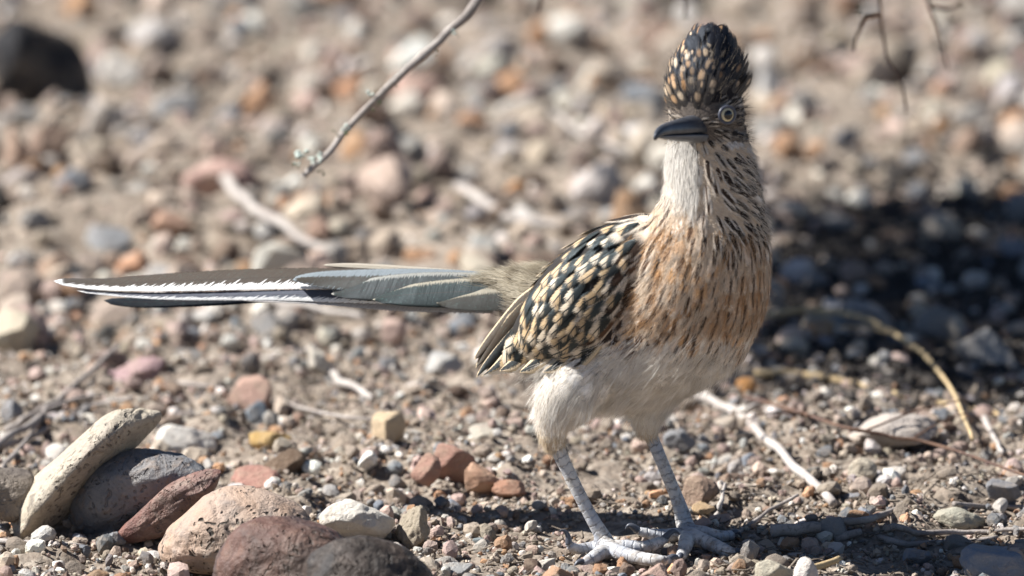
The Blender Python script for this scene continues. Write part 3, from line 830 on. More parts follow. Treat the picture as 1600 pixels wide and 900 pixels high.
# lichen tufts and little leaves on it
def tuft(px, py, y, rpx, n, mat, seed, name='leaf_tuft', parent=None):
    r = np.random.default_rng(seed)
    c = W(px, py, y)
    parts = []
    for i in range(n):
        P, F = rock_dirs(2, seed * 50 + i, 8, 8, .6, .15)
        q = c + r.normal(size=3) * rpx * S * .55
        parts.append((P * rpx * S * r.uniform(.3, .55) * np.array([1, .8, .7]) + q - SO, F))
    V, F = join(parts)
    link(name, mesh_py(name, V, F, mat), parent)
for i, (px, py, rp) in enumerate([(474, 248, 12), (492, 252, 9), (506, 246, 9), (464, 252, 7), (541, 198, 8), (580, 148, 8), (706, 45, 9), (612, 128, 5)]):
    tuft(px, py, YB, rp, 5, M_LICHEN, 60 + i, 'lichen_tuft', hb)
for i, (px, py, rp) in enumerate([(502, 270, 7), (540, 208, 7), (586, 164, 8), (617, 136, 6), (685, 80, 5), (462, 258, 6), (524, 206, 5), (712, 54, 6)]):
    tuft(px, py, YB, rp, 4, M_LEAF, 80 + i, 'leaf_tuft', hb)
# twigs hanging at the top right
YR = .42
limb('hanging_twig', [Pm[-6], [.33, .7, .6], W(1372, -60, YR), W(1374, 0, YR), W(1378, 45, YR), W(1386, 85, YR), W(1405, 125, YR), W(1414, 160, YR), W(1418, 176, YR)], .0018, .0006, M_TWIG_BROWN, seed=7)
limb('hanging_twig', [W(1376, 24, YR), W(1366, 24, YR), W(1352, 28, YR), W(1340, 52, YR), W(1334, 80, YR)], .0014, .0007, M_TWIG_BROWN, seed=8)
limb('hanging_twig', [Pm[-9], [.42, .8, .6], W(1450, -50, YR + .1), W(1448, 0, YR + .1), W(1466, 50, YR + .1), W(1482, 110, YR + .1)], .002, .0007, M_TWIG_BROWN, seed=9)
limb('hanging_twig', [W(1452, 12, YR + .1), W(1480, 14, YR + .1), W(1502, 6, YR + .1)], .001, .0007, M_TWIG_BROWN, seed=10)
for i, (px, py) in enumerate([(1342, 14), (1348, 22), (1340, 22), (1502, 10)]):
    tuft(px, py, YR, 6, 3, M_LEAF, 95 + i, 'leaf_tuft', shrub)
limb('hanging_twig', [[.1, .62, .6], W(850, -70, .5), W(846, 0, .5), W(840, 20, .5)], .0016, .0008, M_TWIG_BROWN, seed=11)
limb('hanging_twig', [Pm[-4], [.2, .7, .6], W(1070, -70, .5), W(1072, -5, .5), W(1071, 22, .5)], .0016, .0008, M_TWIG_BROWN, seed=12)
tuft(1072, 26, .5, 6, 4, M_LEAF, 99, 'leaf_tuft', shrub)
# side twigs and leaves of the crown (they cast the dappled shade on the slope)
rr = np.random.default_rng(5)
cent = []
stems = np.vstack([P1, P2, P3])
for k in range(64):
    gxy = np.array([rr.uniform(.12, .52), rr.uniform(.40, .95)])          # the slope lies in shade here
    h = rr.uniform(.42, .62)
    q = np.array([gxy[0], gxy[1], 0]) + np.array(to_sun) * (h / to_sun.z)
    i = ((stems - q) ** 2).sum(1).argmin()
    limb('branchlet', [stems[i], (stems[i] + q) / 2 + rr.normal(size=3) * .012, q], .002, .0006, seed=30 + k, seg=5, n=4)
    cent += [q, q, stems[i] * .35 + q * .65]
for P in (Pm, Pn):
    for k in range(14):
        i = rr.integers(len(P) // 3, len(P))
        q = P[i] + rr.normal(size=3) * np.array([.12, .12, .1]) + np.array([.14, .1, .12])
        limb('branchlet', [P[i], (P[i] + q) / 2, q], .0025, .0008, seed=130 + k, seg=5, n=4)
        cent += [q]
V, F = leaf_cloud(np.array(cent) - SO, 20000, .025, .0125, 8)
V[:, 2] = np.maximum(V[:, 2], .33)
tag(link('foliage', mesh_np('foliage', V, F, M_LEAF), shrub), kind='stuff')

# ------------------------------------------------------------------ the bird
bird = bpy.data.objects.new('roadrunner', None); COL.objects.link(bird)
BO = W(1000, 862, 0.0); BO[2] = 0.0
bird.location = BO
tag(bird, 'streaked brown and white roadrunner with a raised spotted crest and long tail', 'bird')
# chains of overlapping balls: (px, py, depth y, radius px); the flow runs along the chain (root to tip of the plumage)
CH = {
 # head -> tail
 'trunk': [(1104, 176, -.030, 58), (1106, 215, -.028, 60), (1110, 255, -.027, 68), (1113, 300, -.026, 75), (1111, 350, -.024, 86), (1098, 405, -.021, 106), (1080, 460, -.016, 118), (1040, 500, -.006, 116),
           (985, 515, .006, 110), (925, 505, .018, 94), (872, 480, .030, 66), (825, 460, .038, 40), (770, 453, .044, 25), (710, 452, .050, 15)],
 'belly': [(1095, 510, -.014, 84), (1040, 545, -.004, 82), (975, 565, .008, 78), (915, 565, .018, 62), (870, 540, .026, 40)],
 'crest': [(1102, 170, -.030, 56), (1100, 140, -.028, 58), (1102, 114, -.024, 51), (1109, 94, -.020, 38), (1117, 80, -.016, 22)],
 'wing':  [(1004, 392, -.018, 58), (957, 430, -.015, 75), (907, 478, -.008, 78), (858, 518, .002, 55), (808, 556, .012, 26), (768, 578, .018, 9)],
 'thigh': [(925, 565, -.006, 62), (893, 610, -.012, 50), (868, 648, -.014, 29), (863, 678, -.014, 21), (866, 692, -.0135, 16)],
 'thigh2': [(1020, 600, .020, 48), (1014, 630, .022, 34), (1010, 655, .023, 21), (1013, 672, .023, 16)],
}
def foot(px, py, z): return G(px, py, z)
n0 = G(950, 858, .0045); f0 = G(1074, 835, .0045)
def wl(P): return [tuple(p) for p in P]
# legs in world space: (x, y, z, r)
def wr(px, py, y, r): return (*W(px, py, y), r * S)
def gr(px, py, z, r): return (*G(px, py, z), r)
LEG = {
 'tarsus':  [wr(864, 690, -.0135, 14), wr(876, 712, -.0135, 13), wr(900, 762, -.0135, 12), wr(925, 810, -.0135, 12), wr(944, 842, -.0135, 14.5), (*n0, .0052)],
 'tarsus2': [wr(1012, 668, .023, 13), wr(1021, 690, .023, 12), wr(1042, 740, .0225, 11.5), wr(1060, 785, .022, 12.5), wr(1069, 815, .0215, 15.5), (*f0, .0056)],
 'toe1': [(*n0, .0050), gr(968, 864, .0050, .0047), gr(1000, 872, .0042, .0041), gr(1030, 876, .0040, .0037), gr(1044, 876, .0032, .0027)],
 'toe2': [(*n0, .0048), gr(980, 854, .006, .0043), gr(1004, 856, .0055, .0040), gr(1026, 849, .007, .0036), gr(1038, 843, .0085, .0027)],
 'toe3': [(*n0, .0048), gr(935, 866, .0048, .0043), gr(922, 874, .0035, .0036), gr(912, 880, .002, .0028)],
 'toe4': [(*n0, .0045), gr(925, 856, .0042, .0038), gr(905, 858, .0045, .0034), gr(893, 854, .007, .0030), gr(889, 850, .0085, .0024)],
 'toe5': [(*f0, .0053), gr(1090, 842, .0062, .0049), gr(1115, 852, .0050, .0044), gr(1138, 862, .0040, .0037), gr(1148, 864, .0035, .0027)],
 'toe6': [(*f0, .0050), gr(1072, 848, .0065, .0047), gr(1068, 860, .0045, .0041), gr(1064, 870, .0030, .0032)],
 'toe7': [(*f0, .0050), gr(1096, 832, .0060, .0043), gr(1122, 838, .0050, .0038), gr(1142, 836, .0045, .0030)],
 'toe8': [(*f0, .0048), gr(1052, 836, .0062, .0043), gr(1028, 836, .0065, .0038), gr(1006, 832, .008, .0032), gr(994, 828, .0095, .0024)],
}
samples = []      # x y z r, flow xyz, tag
TAGS = list(CH) + ['leg']
bmV, bmF, k = [], [], 0
V0, F0 = ICO[3]
chains = {}
for name, pts in CH.items():
    chains[name] = np.array([(*W(a, b, c), r * S) for a, b, c, r in pts])
leg_t0 = 0.0
for _k in list(LEG):
    LEG[_k] = [(a, b, c, r * (.84 if _k.startswith('toe') else .92)) for a, b, c, r in LEG[_k]]
for name, arr in list(chains.items()) + [(n_, np.array(v)) for n_, v in LEG.items()]:
    Q = spline(arr, 10 if name in CH else 12)
    T = norm(np.gradient(Q[:, :3], axis=0))
    L = np.concatenate([[0], np.cumsum(np.linalg.norm(np.diff(Q[:, :3], axis=0), axis=1))])
    for i in range(len(Q)):
        kn = 1 + .07 * math.sin(L[i] / .0042 * 6.283) if name.startswith('toe') else 1
        bmV.append(V0 * Q[i, 3] * kn + Q[i, :3]); bmF.append(F0 + k); k += len(V0)
        samples.append((*Q[i], *T[i], TAGS.index(name) if name in CH else len(CH), L[i]))
samples = np.array(samples)
me0 = mesh_np('body_raw', np.vstack(bmV), np.vstack(bmF))
tmp = bpy.data.objects.new('tmp_body', me0); COL.objects.link(tmp)
md = tmp.modifiers.new('r', 'REMESH'); md.mode = 'VOXEL'; md.voxel_size = .00115
sm = tmp.modifiers.new('s', 'SMOOTH'); sm.factor = .5; sm.iterations = 5
dg = bpy.context.evaluated_depsgraph_get()
bodyme = bpy.data.meshes.new_from_object(tmp.evaluated_get(dg))
bpy.data.objects.remove(tmp); bpy.data.meshes.remove(me0)
nV = len(bodyme.vertices)
BV = np.empty(nV * 3, np.float32); bodyme.vertices.foreach_get('co', BV); BV = BV.reshape(-1, 3).astype(float)
def nearest_sample(P):
    """for points: weighted flow, best chain tag, leg length coordinate"""
    fl = np.zeros((len(P), 3)); tg = np.zeros(len(P), int); lt = np.zeros(len(P))
    for a in range(0, len(P), 4000):
        p = P[a:a + 4000]
        d = np.linalg.norm(p[:, None] - samples[None, :, :3], axis=2) - samples[None, :, 3]
        i = d.argmin(1)
        wgt = np.exp(-(d - d.min(1, keepdims=True)) / .006)
        wgt[:, samples[:, 7] == len(CH)] *= (samples[i, 7] == len(CH))[:, None]
        fl[a:a + 4000] = (wgt[:, :, None] * samples[None, :, 4:7]).sum(1)
        tg[a:a + 4000] = samples[i, 7]; lt[a:a + 4000] = samples[i, 8]
    return norm(fl), tg, lt
_, vtag, vlt = nearest_sample(BV)
LEGTAG = len(CH)
WHITE = np.array([.84, .80, .74])
def lerp(a, b, t):
    t = np.clip(t, 0, 1)[:, None]
    return np.asarray(a) * (1 - t) + np.asarray(b) * t
def under_col(P, tg):
    q = PXY(P); px, py = q[:, 0], q[:, 1]
    c = np.tile(np.array([.50, .40, .30]), (len(P), 1))
    c = lerp(c, WHITE, (py - 500) / 60)
    c = lerp(c, np.array([.30, .255, .19]), (880 - px) / 50 * (py < 520))
    c = np.where(((tg == TAGS.index('wing')) & (py < 575))[:, None], np.array([.035, .032, .03]), c)
    c = np.where((py < 160)[:, None], np.array([.02, .018, .02]), c)
    c = np.where(((py >= 160) & (py < 222))[:, None], np.array([.12, .10, .085]), c)
    return c
attr_col(bodyme, 'col', under_col(BV, vtag))
attr_f(bodyme, 'leg_t', vlt / .0042)
bodyme.materials.clear(); bodyme.materials.append(M_BODY); bodyme.materials.append(M_LEG)
nP = len(bodyme.polygons)
ls = np.empty(nP, np.int32); bodyme.polygons.foreach_get('loop_start', ls)
lv = np.empty(len(bodyme.loops), np.int32); bodyme.loops.foreach_get('vertex_index', lv)
fv = lv[ls]
isleg = vtag[fv] == LEGTAG
bodyme.polygons.foreach_set('material_index', isleg.astype(np.int32))
bodyme.polygons.foreach_set('use_smooth', np.ones(nP, bool))
bvh = BVHTree.FromPolygons([Vector(v) for v in BV], [tuple(p.vertices) for p in bodyme.polygons])
BV_local = BV - BO
bodyme.vertices.foreach_set('co', BV_local.astype(np.float32).ravel())
bodyme.name = 'body'
bodyme.update()
link('body', bodyme, bird)
fc = np.empty(nP * 3, np.float32); bodyme.polygons.foreach_get('center', fc); fc = fc.reshape(-1, 3).astype(float) + BO
fn = np.empty(nP * 3, np.float32); bodyme.polygons.foreach_get('normal', fn); fn = fn.reshape(-1, 3).astype(float)

def near(p):
    loc, nrm, idx, d = bvh.find_nearest(Vector(p))
    return np.array(loc), np.array(nrm)
VR = np.array([0, .14, .3, .46, .62, .76, .88, .96, 1.0])
WR = np.array([.32, .62, .84, .97, 1.0, .97, .84, .6, .25])
UR = np.array([-1, -.5, 0, .5, 1.0])
def feather_mesh(root, nrm, flow, L, wd, lift0, lift1, cup=.18, conform=1.0):
    """one feather hugging the body: rows x columns grid"""
    rows = []
    p = np.array(root); T = flow - nrm * (flow @ nrm); T = T / max(np.linalg.norm(T), 1e-9)
    prev = p
    for j, v in enumerate(VR):
        if j:
            p = p + T * L * (v - VR[j - 1])
        s, n = near(p)
        q = s * conform + p * (1 - conform)
        n = norm(n * conform + nrm * (1 - conform))
        T2 = T - n * (T @ n); T = norm(T2)
        B = np.cross(n, T)
        base = q + n * (lift0 + (lift1 - lift0) * v ** 1.3)
        p = q
        rows.append([base + B * wd * WR[j] * u - n * (cup * wd * u * u) for u in UR])
    return np.array(rows).reshape(-1, 3)
nc = len(UR)
FF = np.array([(j * nc + i, j * nc + i + 1, (j + 1) * nc + i + 1, (j + 1) * nc + i) for j in range(len(VR) - 1) for i in range(nc - 1)])
FU = np.array([(u, v) for v in VR for u in UR])
def set_feather_attrs(me, n, A, B, par, seeds):
    k = len(FU)
    attr_col(me, 'colA', np.repeat(A, k, 0)); attr_col(me, 'colB', np.repeat(B, k, 0))
    attr_vec(me, 'par', np.repeat(par, k, 0))
    attr_vec(me, 'fuv', np.concatenate([np.tile(FU, (n, 1)), np.repeat(seeds, k)[:, None]], 1))
def dart(P, spacing):
    """keep points at least spacing[i] apart"""
    cell = .008; grid = {}; keep = []
    for i, p in enumerate(P):
        c = tuple(np.floor(p / cell).astype(int)); s = spacing[i]; ok = True
        for dx in (-1, 0, 1):
            for dy in (-1, 0, 1):
                for dz in (-1, 0, 1):
                    for j in grid.get((c[0] + dx, c[1] + dy, c[2] + dz), ()):
                        if ((P[j] - p) ** 2).sum() < s * s: ok = False; break
                    if not ok: break
                if not ok: break
            if not ok: break
        if ok:
            grid.setdefault(c, []).append(i); keep.append(i)
    return np.array(keep)
frng = np.random.default_rng(77)
WT = TAGS.index('wing'); CT = TAGS.index('crest')
# ---- contour plumage of head, neck, breast, back
idx = np.where(~isleg)[0]
idx = frng.permutation(idx)[:42000]
P = fc[idx]; Nn = fn[idx]; q = PXY(P)
flow, tg, _ = nearest_sample(P)
px, py = q.T
front = Nn[:, 1] < .55
crest = (py < 158) | ((px < 1112) & (py < 180))
sel = (py < 592) & ~((py > 535) & (frng.random(len(P)) < (py - 535) / 62)) & (px > 855)
bx = np.interp(py, [330, 400, 460, 520, 570], [1000, 978, 950, 930, 912])     # breast plumage laps over the wing up to here
sel &= ~((px < bx) & (py > 335) & (Nn[:, 1] < .3))
P, Nn, flow, tg, px, py, crest = [a[sel] for a in (P, Nn, flow, tg, px, py, crest)]
# head plumage flows back from the bill
bill_root = W(1078, 196, -.052)
hd = norm(P - bill_root)
hw = np.clip((240 - py) / 40, 0, 1)[:, None]
flow = norm(flow * (1 - hw) + (hd + np.array([0, .35, 0])) * hw)
ns_ = (np.clip((px - 1100) / 30, 0, 1) * np.clip((py - 215) / 25, 0, 1) * np.clip((370 - py) / 60, 0, 1))[:, None]
flow = norm(flow * (1 - ns_) + norm(flow * .55 + np.array([.75, .25, 0])) * ns_)
flow = np.where(crest[:, None], norm(hd * .8 + np.array([.05, .25, .75])), flow)
spacing = np.where(py < 230, .0031, np.where((py < 300) & (px < 1110), .0042, .0052))
nb_ = (px > 1098) & (py > 222) & (py < 380)
spacing = np.where(nb_, .0036, spacing)
spacing = np.where(crest, .0029, spacing)
kp = dart(P, spacing)
P, Nn, flow, tg, px, py, crest = [a[kp] for a in (P, Nn, flow, tg, px, py, crest)]
N = len(P)
rnd = lambda lo, hi: frng.uniform(lo, hi, N)
def sstep(x, a, b):
    t = np.clip((x - a) / (b - a), 0, 1); return t * t * (3 - 2 * t)
# regions
throat = (1 - sstep(np.abs(px - (1060 + (py - 230) * .25)), 20, 36)) * sstep(py, 212, 232) * (1 - sstep(py, 275, 335))
face = sstep(py, 150, 165) * (1 - sstep(py, 218, 236))
nside = np.maximum(sstep(px - 1090, 10, 35), 1 - sstep(px - 1022, 4, 16)) * sstep(py, 222, 240) * (1 - sstep(py, 340, 400))
back = sstep(1000 - px + (360 - py) * .5, -10, 35)
low = sstep(py + 22 * vnoise(P * 120, 33), 515, 575)
bxx = np.interp(py, [330, 400, 460, 520, 570], [1000, 978, 950, 930, 912])
lap = (1 - sstep(px - bxx, 15, 60)) * sstep(py, 320, 350) * (1 - sstep(py, 520, 560))
orange = sstep(py, 270, 360) * (1 - sstep(py, 500, 560))
A = lerp(np.tile([.60, .50, .40], (N, 1)), [.50, .285, .13], orange * rnd(.25, 1.0))
A = lerp(A, [.78, .74, .68], throat)
A = lerp(A, [.72, .65, .56], nside * .9)
A = lerp(A, [.68, .58, .46], lap)
A = lerp(A, WHITE, low)
Bc = np.tile([.025, .016, .012], (N, 1))
Bc = lerp(Bc, [.20, .10, .05], (1 - nside) * rnd(0, .45))
sw = .29 + .25 * nside + .14 * lap + rnd(-.09, .11)
sw = sw * (1 - throat) * (1 - low * .9) * (1 - .35 * sstep(px, 1000, 1150) * (py > 380))
sw = np.where(frng.random(N) < .10, 0, sw)
par = np.stack([np.maximum(sw, 0), np.full(N, 3.0), np.zeros(N)], 1)
# back of the bird: dark feathers with cream edges
bk = (back > .5) & (py > 270)
A[bk] = np.array([.04, .042, .042]); Bc[bk] = np.array([.60, .47, .31]) * rnd(.7, 1.1)[bk][:, None]
par[bk] = np.stack([np.zeros(bk.sum()), frng.uniform(.45, .62, bk.sum()), np.zeros(bk.sum())], 1)
# face
fa = (face > .5) & (throat < .5)
A[fa] = lerp(np.tile([.11, .09, .075], (fa.sum(), 1)), [.58, .50, .41], frng.random(fa.sum()))
Bc[fa] = np.array([.02, .017, .016]); par[fa, 0] = frng.uniform(.15, .5, fa.sum())
dk = fa & (np.hypot((px - 1152) / 22, (py - 190) / 24) < 1)
A[dk] = np.array([.03, .028, .032]); 
pale = fa & (np.hypot((px - 1148) / 26, (py - 222) / 9) < 1)
A[pale] = np.array([.6, .55, .5]); par[pale, 0] = .05
chk = fa & (px < 1075) & (py > 160)
A[chk] = np.array([.36, .3, .24])
# crest
cr = crest
A[cr] = np.array([.006, .006, .009])
t = sstep(py, 60, 160)[cr]
Bc[cr] = lerp(np.tile([.62, .50, .36], (cr.sum(), 1)), [.50, .27, .11], frng.random(cr.sum())) * frng.uniform(.35, 1.05, (cr.sum(), 1))
fh = cr & (py > 145)
A[fh] = np.array([.05, .042, .035])
par[cr] = np.stack([np.zeros(cr.sum()), np.full(cr.sum(), 3.0), np.where(frng.random(cr.sum()) < np.clip(1.25 - (px[cr] - 1080) / 60 - .9 * sstep(115 - py[cr], 0, 45), .05, .9), frng.uniform(.38, .9, cr.sum()), 0.0)], 1)
L = np.where(py < 230, .0085, np.where((py < 300) & (px < 1110), .0130, .0185)) * rnd(.85, 1.15)
wd = np.where(py < 230, .0023, np.where((py < 300) & (px < 1110), .0036, .0050)) * rnd(.85, 1.15)
nb_ = (px > 1098) & (py > 222) & (py < 380)
L = np.where(nb_, rnd(.014, .018), L); wd = np.where(nb_, rnd(.0024, .0032), wd)
L = np.where(cr, rnd(.011, .015), L); wd = np.where(cr, rnd(.0026, .0034), wd)
loose = cr & ((py < 92) | (px > 1138))
L = np.where(loose, L * rnd(.9, 1.25), L)
lift1 = np.where(loose, rnd(.0, .0035), 0) + np.where(cr, rnd(.001, .0035) + .003 * sstep(100 - py, 0, 40) + .004 * sstep(px, 1140, 1165), rnd(.0007, .0016) * (1 - .6 * throat) + .0022 * lap)
seeds = frng.random(N)
vs = []
for i in range(N):
    fl = norm(flow[i] + frng.normal(size=3) * .10)
    vs.append(feather_mesh(P[i], Nn[i], fl, L[i], wd[i], -.0003, lift1[i], conform=.65 if cr[i] else 1.0))
def make_plumage(name, m, mat):
    ids = np.where(m)[0]; n = len(ids)
    V = np.vstack([vs[i] for i in ids]) - BO
    F = (FF[None] + (np.arange(n) * len(FU))[:, None, None]).reshape(-1, 4)
    me = mesh_np(name, V, F, mat)
    set_feather_attrs(me, n, np.clip(A[ids], 0, 1), np.clip(Bc[ids], 0, 1), par[ids], seeds[ids])
    tag(link(name, me, bird), kind='stuff')
make_plumage('crest_feathers', cr, M_CREST)
make_plumage('face_feathers', (py < 232) & ~cr, M_PLUME)
make_plumage('breast_feathers', (py >= 232) & ~cr & ~bk, M_PLUME)
make_plumage('back_feathers', bk & ~cr, M_WING)

# ---- wing: every feather a mesh of its own
def cast(px_, py_):
    d = norm(ray(px_, py_))
    loc, nrm, i, dist = bvh.ray_cast(Vector(CAM), Vector(d))
    return (None, None) if loc is None else (np.array(loc), np.array(nrm))
def in_poly(x, y, poly):
    c = False; j = len(poly) - 1
    for i in range(len(poly)):
        xi, yi = poly[i]; xj, yj = poly[j]
        if (yi > y) != (yj > y) and x < (xj - xi) * (y - yi) / (yj - yi) + xi: c = not c
        j = i
    return c
wing = bpy.data.objects.new('wing', None); COL.objects.link(wing); wing.parent = bird
poly = [(1012, 326), (985, 334), (930, 358), (880, 390), (846, 422), (800, 500), (786, 540), (830, 552), (880, 552), (915, 545), (945, 525), (965, 480), (990, 420), (1012, 370)]
dv = np.array([-.76, .65]); pv = np.array([.65, .76])
cands = []
for a in range(-30, 30):
    for b in range(-30, 30):
        t = a * 25 + (b % 2) * 12.5
        c = np.array([900, 455]) + dv * t + pv * b * 14.5 + frng.normal(size=2) * 2.6
        if in_poly(c[0], c[1], poly): cands.append((c, t))
def one_feather(name, root_px, dir_px, Lpx, wpx, mat, A_, B_, par_, lift0, lift1, conform=1.0, cup=.2, parent=wing):
    p, n_ = cast(*root_px)
    if p is None: return None
    d = np.array([dir_px[0], 0, -dir_px[1] / math.cos(PITCH)])
    d = d - n_ * (d @ n_)
    V = feather_mesh(p, n_, norm(d), Lpx * S, wpx * S / 2, lift0, lift1, cup, conform) - BO
    me = mesh_np(name, V, FF, mat)
    set_feather_attrs(me, 1, np.array([A_]), np.array([B_]), np.array([par_]), np.array([frng.random()]))
    return link(name, me, parent)
cands.sort(key=lambda c: -(c[0] @ dv))       # rear rows first, front rows lie on top of them
for c, t in cands:
    big = np.clip(((c - np.array([985, 370])) @ dv) / 190, 0, 1)
    down = np.clip((c[1] - 430) / 110, 0, 1)
    dr = norm(dv * (1 - .35 * down) + np.array([-.3, .95]) * .5 * down * np.clip((c[0] - 820) / 120, 0, 1) + frng.normal(size=2) * .09)
    Lp = (42 + 22 * big) * frng.uniform(.9, 1.12); wp = (20 + 11 * big) * frng.uniform(.88, 1.12)
    dark = np.array([.022, .022, .020]) * frng.uniform(.7, 1.5) + np.array([0, .004, .006]) * frng.random()
    cream = np.array([.58, .41, .23]) * frng.uniform(.75, 1.1) if frng.random() < .75 else np.array([.64, .53, .39])
    one_feather('wing_feather', c, dr, Lp, wp, M_WING, dark, cream, (0, frng.uniform(.62, 1.0), 0), .0012, .0032 + .001 * frng.random())
# ---- tail: each feather a long curved blade
def tail_feather(name, top, bot, y0, y1, tilt, A_, B_, par_, nv=44, nu=9, parent=bird, camber=.0012):
    """top and bottom outline points in the photo, base first; depth runs from y0 to y1"""
    T_ = spline(np.array(top, float), 12); Bt = spline(np.array(bot, float), 12)
    def res(C):
        s = np.concatenate([[0], np.cumsum(np.hypot(*np.diff(C, axis=0).T))]); s /= s[-1]
        return np.stack([np.interp(np.linspace(0, 1, nv), s, C[:, k]) for k in (0, 1)], 1)
    T_, Bt = res(T_), res(Bt)
    V, fu = [], []
    for j in range(nv):
        v = j / (nv - 1); y = y0 + (y1 - y0) * v
        for i in range(nu):
            u = -1 + 2 * i / (nu - 1)
            p = Bt[j] * (1 - u) / 2 + T_[j] * (1 + u) / 2
            V.append(W(p[0], p[1], y + tilt * u - camber * (1 - u * u)) - BO); fu.append((u, v, 0))
    F = [(j * nu + i, j * nu + i + 1, (j + 1) * nu + i + 1, (j + 1) * nu + i) for j in range(nv - 1) for i in range(nu - 1)]
    me = mesh_np(name, np.array(V), np.array(F), M_TAIL)
    fu = np.array(fu); fu[:, 2] = frng.random()
    n = len(V)
    attr_col(me, 'colA', np.tile(A_, (n, 1))); attr_col(me, 'colB', np.tile(B_, (n, 1)))
    attr_vec(me, 'par', np.tile(par_, (n, 1))); attr_vec(me, 'fuv', fu)
    sd = me; o = link(name, me, parent)
    s = o.modifiers.new('thickness', 'SOLIDIFY'); s.thickness = .00018
    return o
DK = (.075, .06, .048); BL = (.012, .012, .014); WH = (.78, .77, .75); GB = (.038, .04, .038); PB = (.42, .37, .30); SL = (.09, .092, .115)
YB0, YB1 = .050, .105
# long rectrices, far ones first
tail_feather('tail_feather', [(760, 462), (520, 452), (330, 462), (230, 464), (172, 466), (162, 469)], [(760, 474), (520, 468), (330, 478), (230, 481), (180, 477), (162, 469)], YB0 + .012, YB1 + .002, .006, BL, BL, (-3, 3, .15))
tail_feather('tail_feather', [(780, 424), (480, 418), (300, 424), (170, 434), (96, 435), (84, 439)], [(780, 456), (480, 452), (300, 455), (170, 454), (100, 446), (84, 439)], YB0 + .002, YB1 - .008, .007, DK, WH, (-.35, 3, .12))
tail_feather('tail_feather', [(760, 462), (520, 451), (330, 455), (220, 456), (130, 453), (120, 454)], [(760, 480), (560, 475), (420, 471), (250, 469), (140, 459), (120, 454)], YB0 - .006, YB1 - .016, .002, SL, WH, (-.25, 3, .3))
tail_feather('tail_feather', [(770, 456), (560, 455), (470, 464), (380, 470)], [(770, 492), (620, 488), (500, 477), (380, 470)], YB0 - .002, YB0 + .02, .003, (.36, .33, .31), (.45, .42, .40), (-.6, 3, .3))
# tail coverts
def ya(px_): return YB0 + .002 + (780 - px_) / 695 * .045
for tp, bt, off, ti, ca, cb, par_ in [
    ([(800, 428), (660, 417), (560, 411), (512, 412), (505, 414)], [(800, 436), (660, 426), (560, 419), (515, 416), (505, 414)], .003, .003, (.34, .30, .24), PB, (-2, .2, .15)),
    ([(800, 426), (660, 419), (540, 421), (490, 425), (464, 431), (457, 437)], [(800, 452), (660, 452), (560, 456), (505, 451), (470, 442), (457, 437)], .010, .004, (.055, .046, .036), (.20, .225, .24), (-.85, .35, .15)),
    ([(800, 426), (680, 424), (600, 430), (550, 441), (524, 452), (517, 459)], [(800, 468), (680, 472), (600, 472), (550, 468), (526, 463), (517, 459)], .014, .004, GB, (.27, .265, .24), (-3, .7, .15)),
    ([(806, 432), (720, 434), (650, 442), (605, 453), (588, 462), (582, 468)], [(806, 480), (720, 482), (650, 480), (605, 475), (590, 471), (582, 468)], .018, .004, (.03, .038, .036), (.31, .28, .22), (-3, .72, .15)),
    ([(812, 440), (760, 446), (715, 456), (690, 467), (682, 473)], [(812, 486), (760, 490), (715, 486), (690, 479), (682, 473)], .021, .004, (.05, .045, .036), (.34, .30, .23), (-3, .4, .4))]:
    tail_feather('tail_covert', tp, bt, ya(800) - off, ya(tp[-1][0]) - off, ti, ca, cb, par_)
# flight feathers along the rear edge of the wing
BRN = (.075, .055, .038); DRK = (.024, .024, .023); CRM = (.62, .49, .32)
for i, (tp, bt, c_, par_) in enumerate([
    ([(858, 432), (812, 462), (768, 515), (746, 548), (741, 562)], [(866, 446), (826, 478), (782, 526), (752, 556), (741, 562)], BRN, (-3, .75, .12)),
    ([(858, 442), (815, 485), (776, 532), (752, 568), (744, 590)], [(868, 456), (832, 500), (798, 540), (768, 570), (744, 590)], DRK, (-3, .45, .15)),
    ([(852, 436), (806, 474), (768, 522), (748, 558), (743, 575)], [(862, 450), (826, 490), (788, 534), (760, 562), (743, 575)], BRN, (-3, .6, .12)),
    ([(866, 455), (828, 500), (790, 545), (768, 572), (752, 588)], [(880, 466), (846, 512), (812, 552), (786, 574), (752, 588)], DRK, (-.6, .6, .15)),
    ([(872, 475), (838, 516), (806, 552), (786, 572), (780, 580)], [(890, 484), (858, 528), (832, 560), (806, 580), (780, 580)], DRK, (-.3, .7, .2)),
    ([(890, 500), (858, 530), (832, 558), (815, 576), (812, 582)], [(908, 508), (882, 540), (858, 566), (836, 584), (812, 582)], DRK, (-.3, .6, .2)),
    ([(915, 510), (892, 535), (868, 560), (852, 576), (848, 582)], [(934, 518), (914, 545), (892, 568), (870, 584), (848, 582)], DRK, (-.3, .6, .2)),
    ([(938, 510), (922, 532), (902, 556), (886, 572), (882, 580)], [(956, 516), (942, 542), (924, 564), (906, 578), (882, 580)], DRK, (-.3, .6, .2))]):
    yy = -.016 + .0 * i
    ya = [.006, .004, .005, .000, -.008, -.018, -.024, -.027][i]
    yb = [.018, .015, .017, .011, .000, -.012, -.019, -.023][i]
    tail_feather('flight_feather', tp, bt, ya, yb, .002, c_, CRM, par_, nv=24, nu=9, parent=wing, camber=.0015)

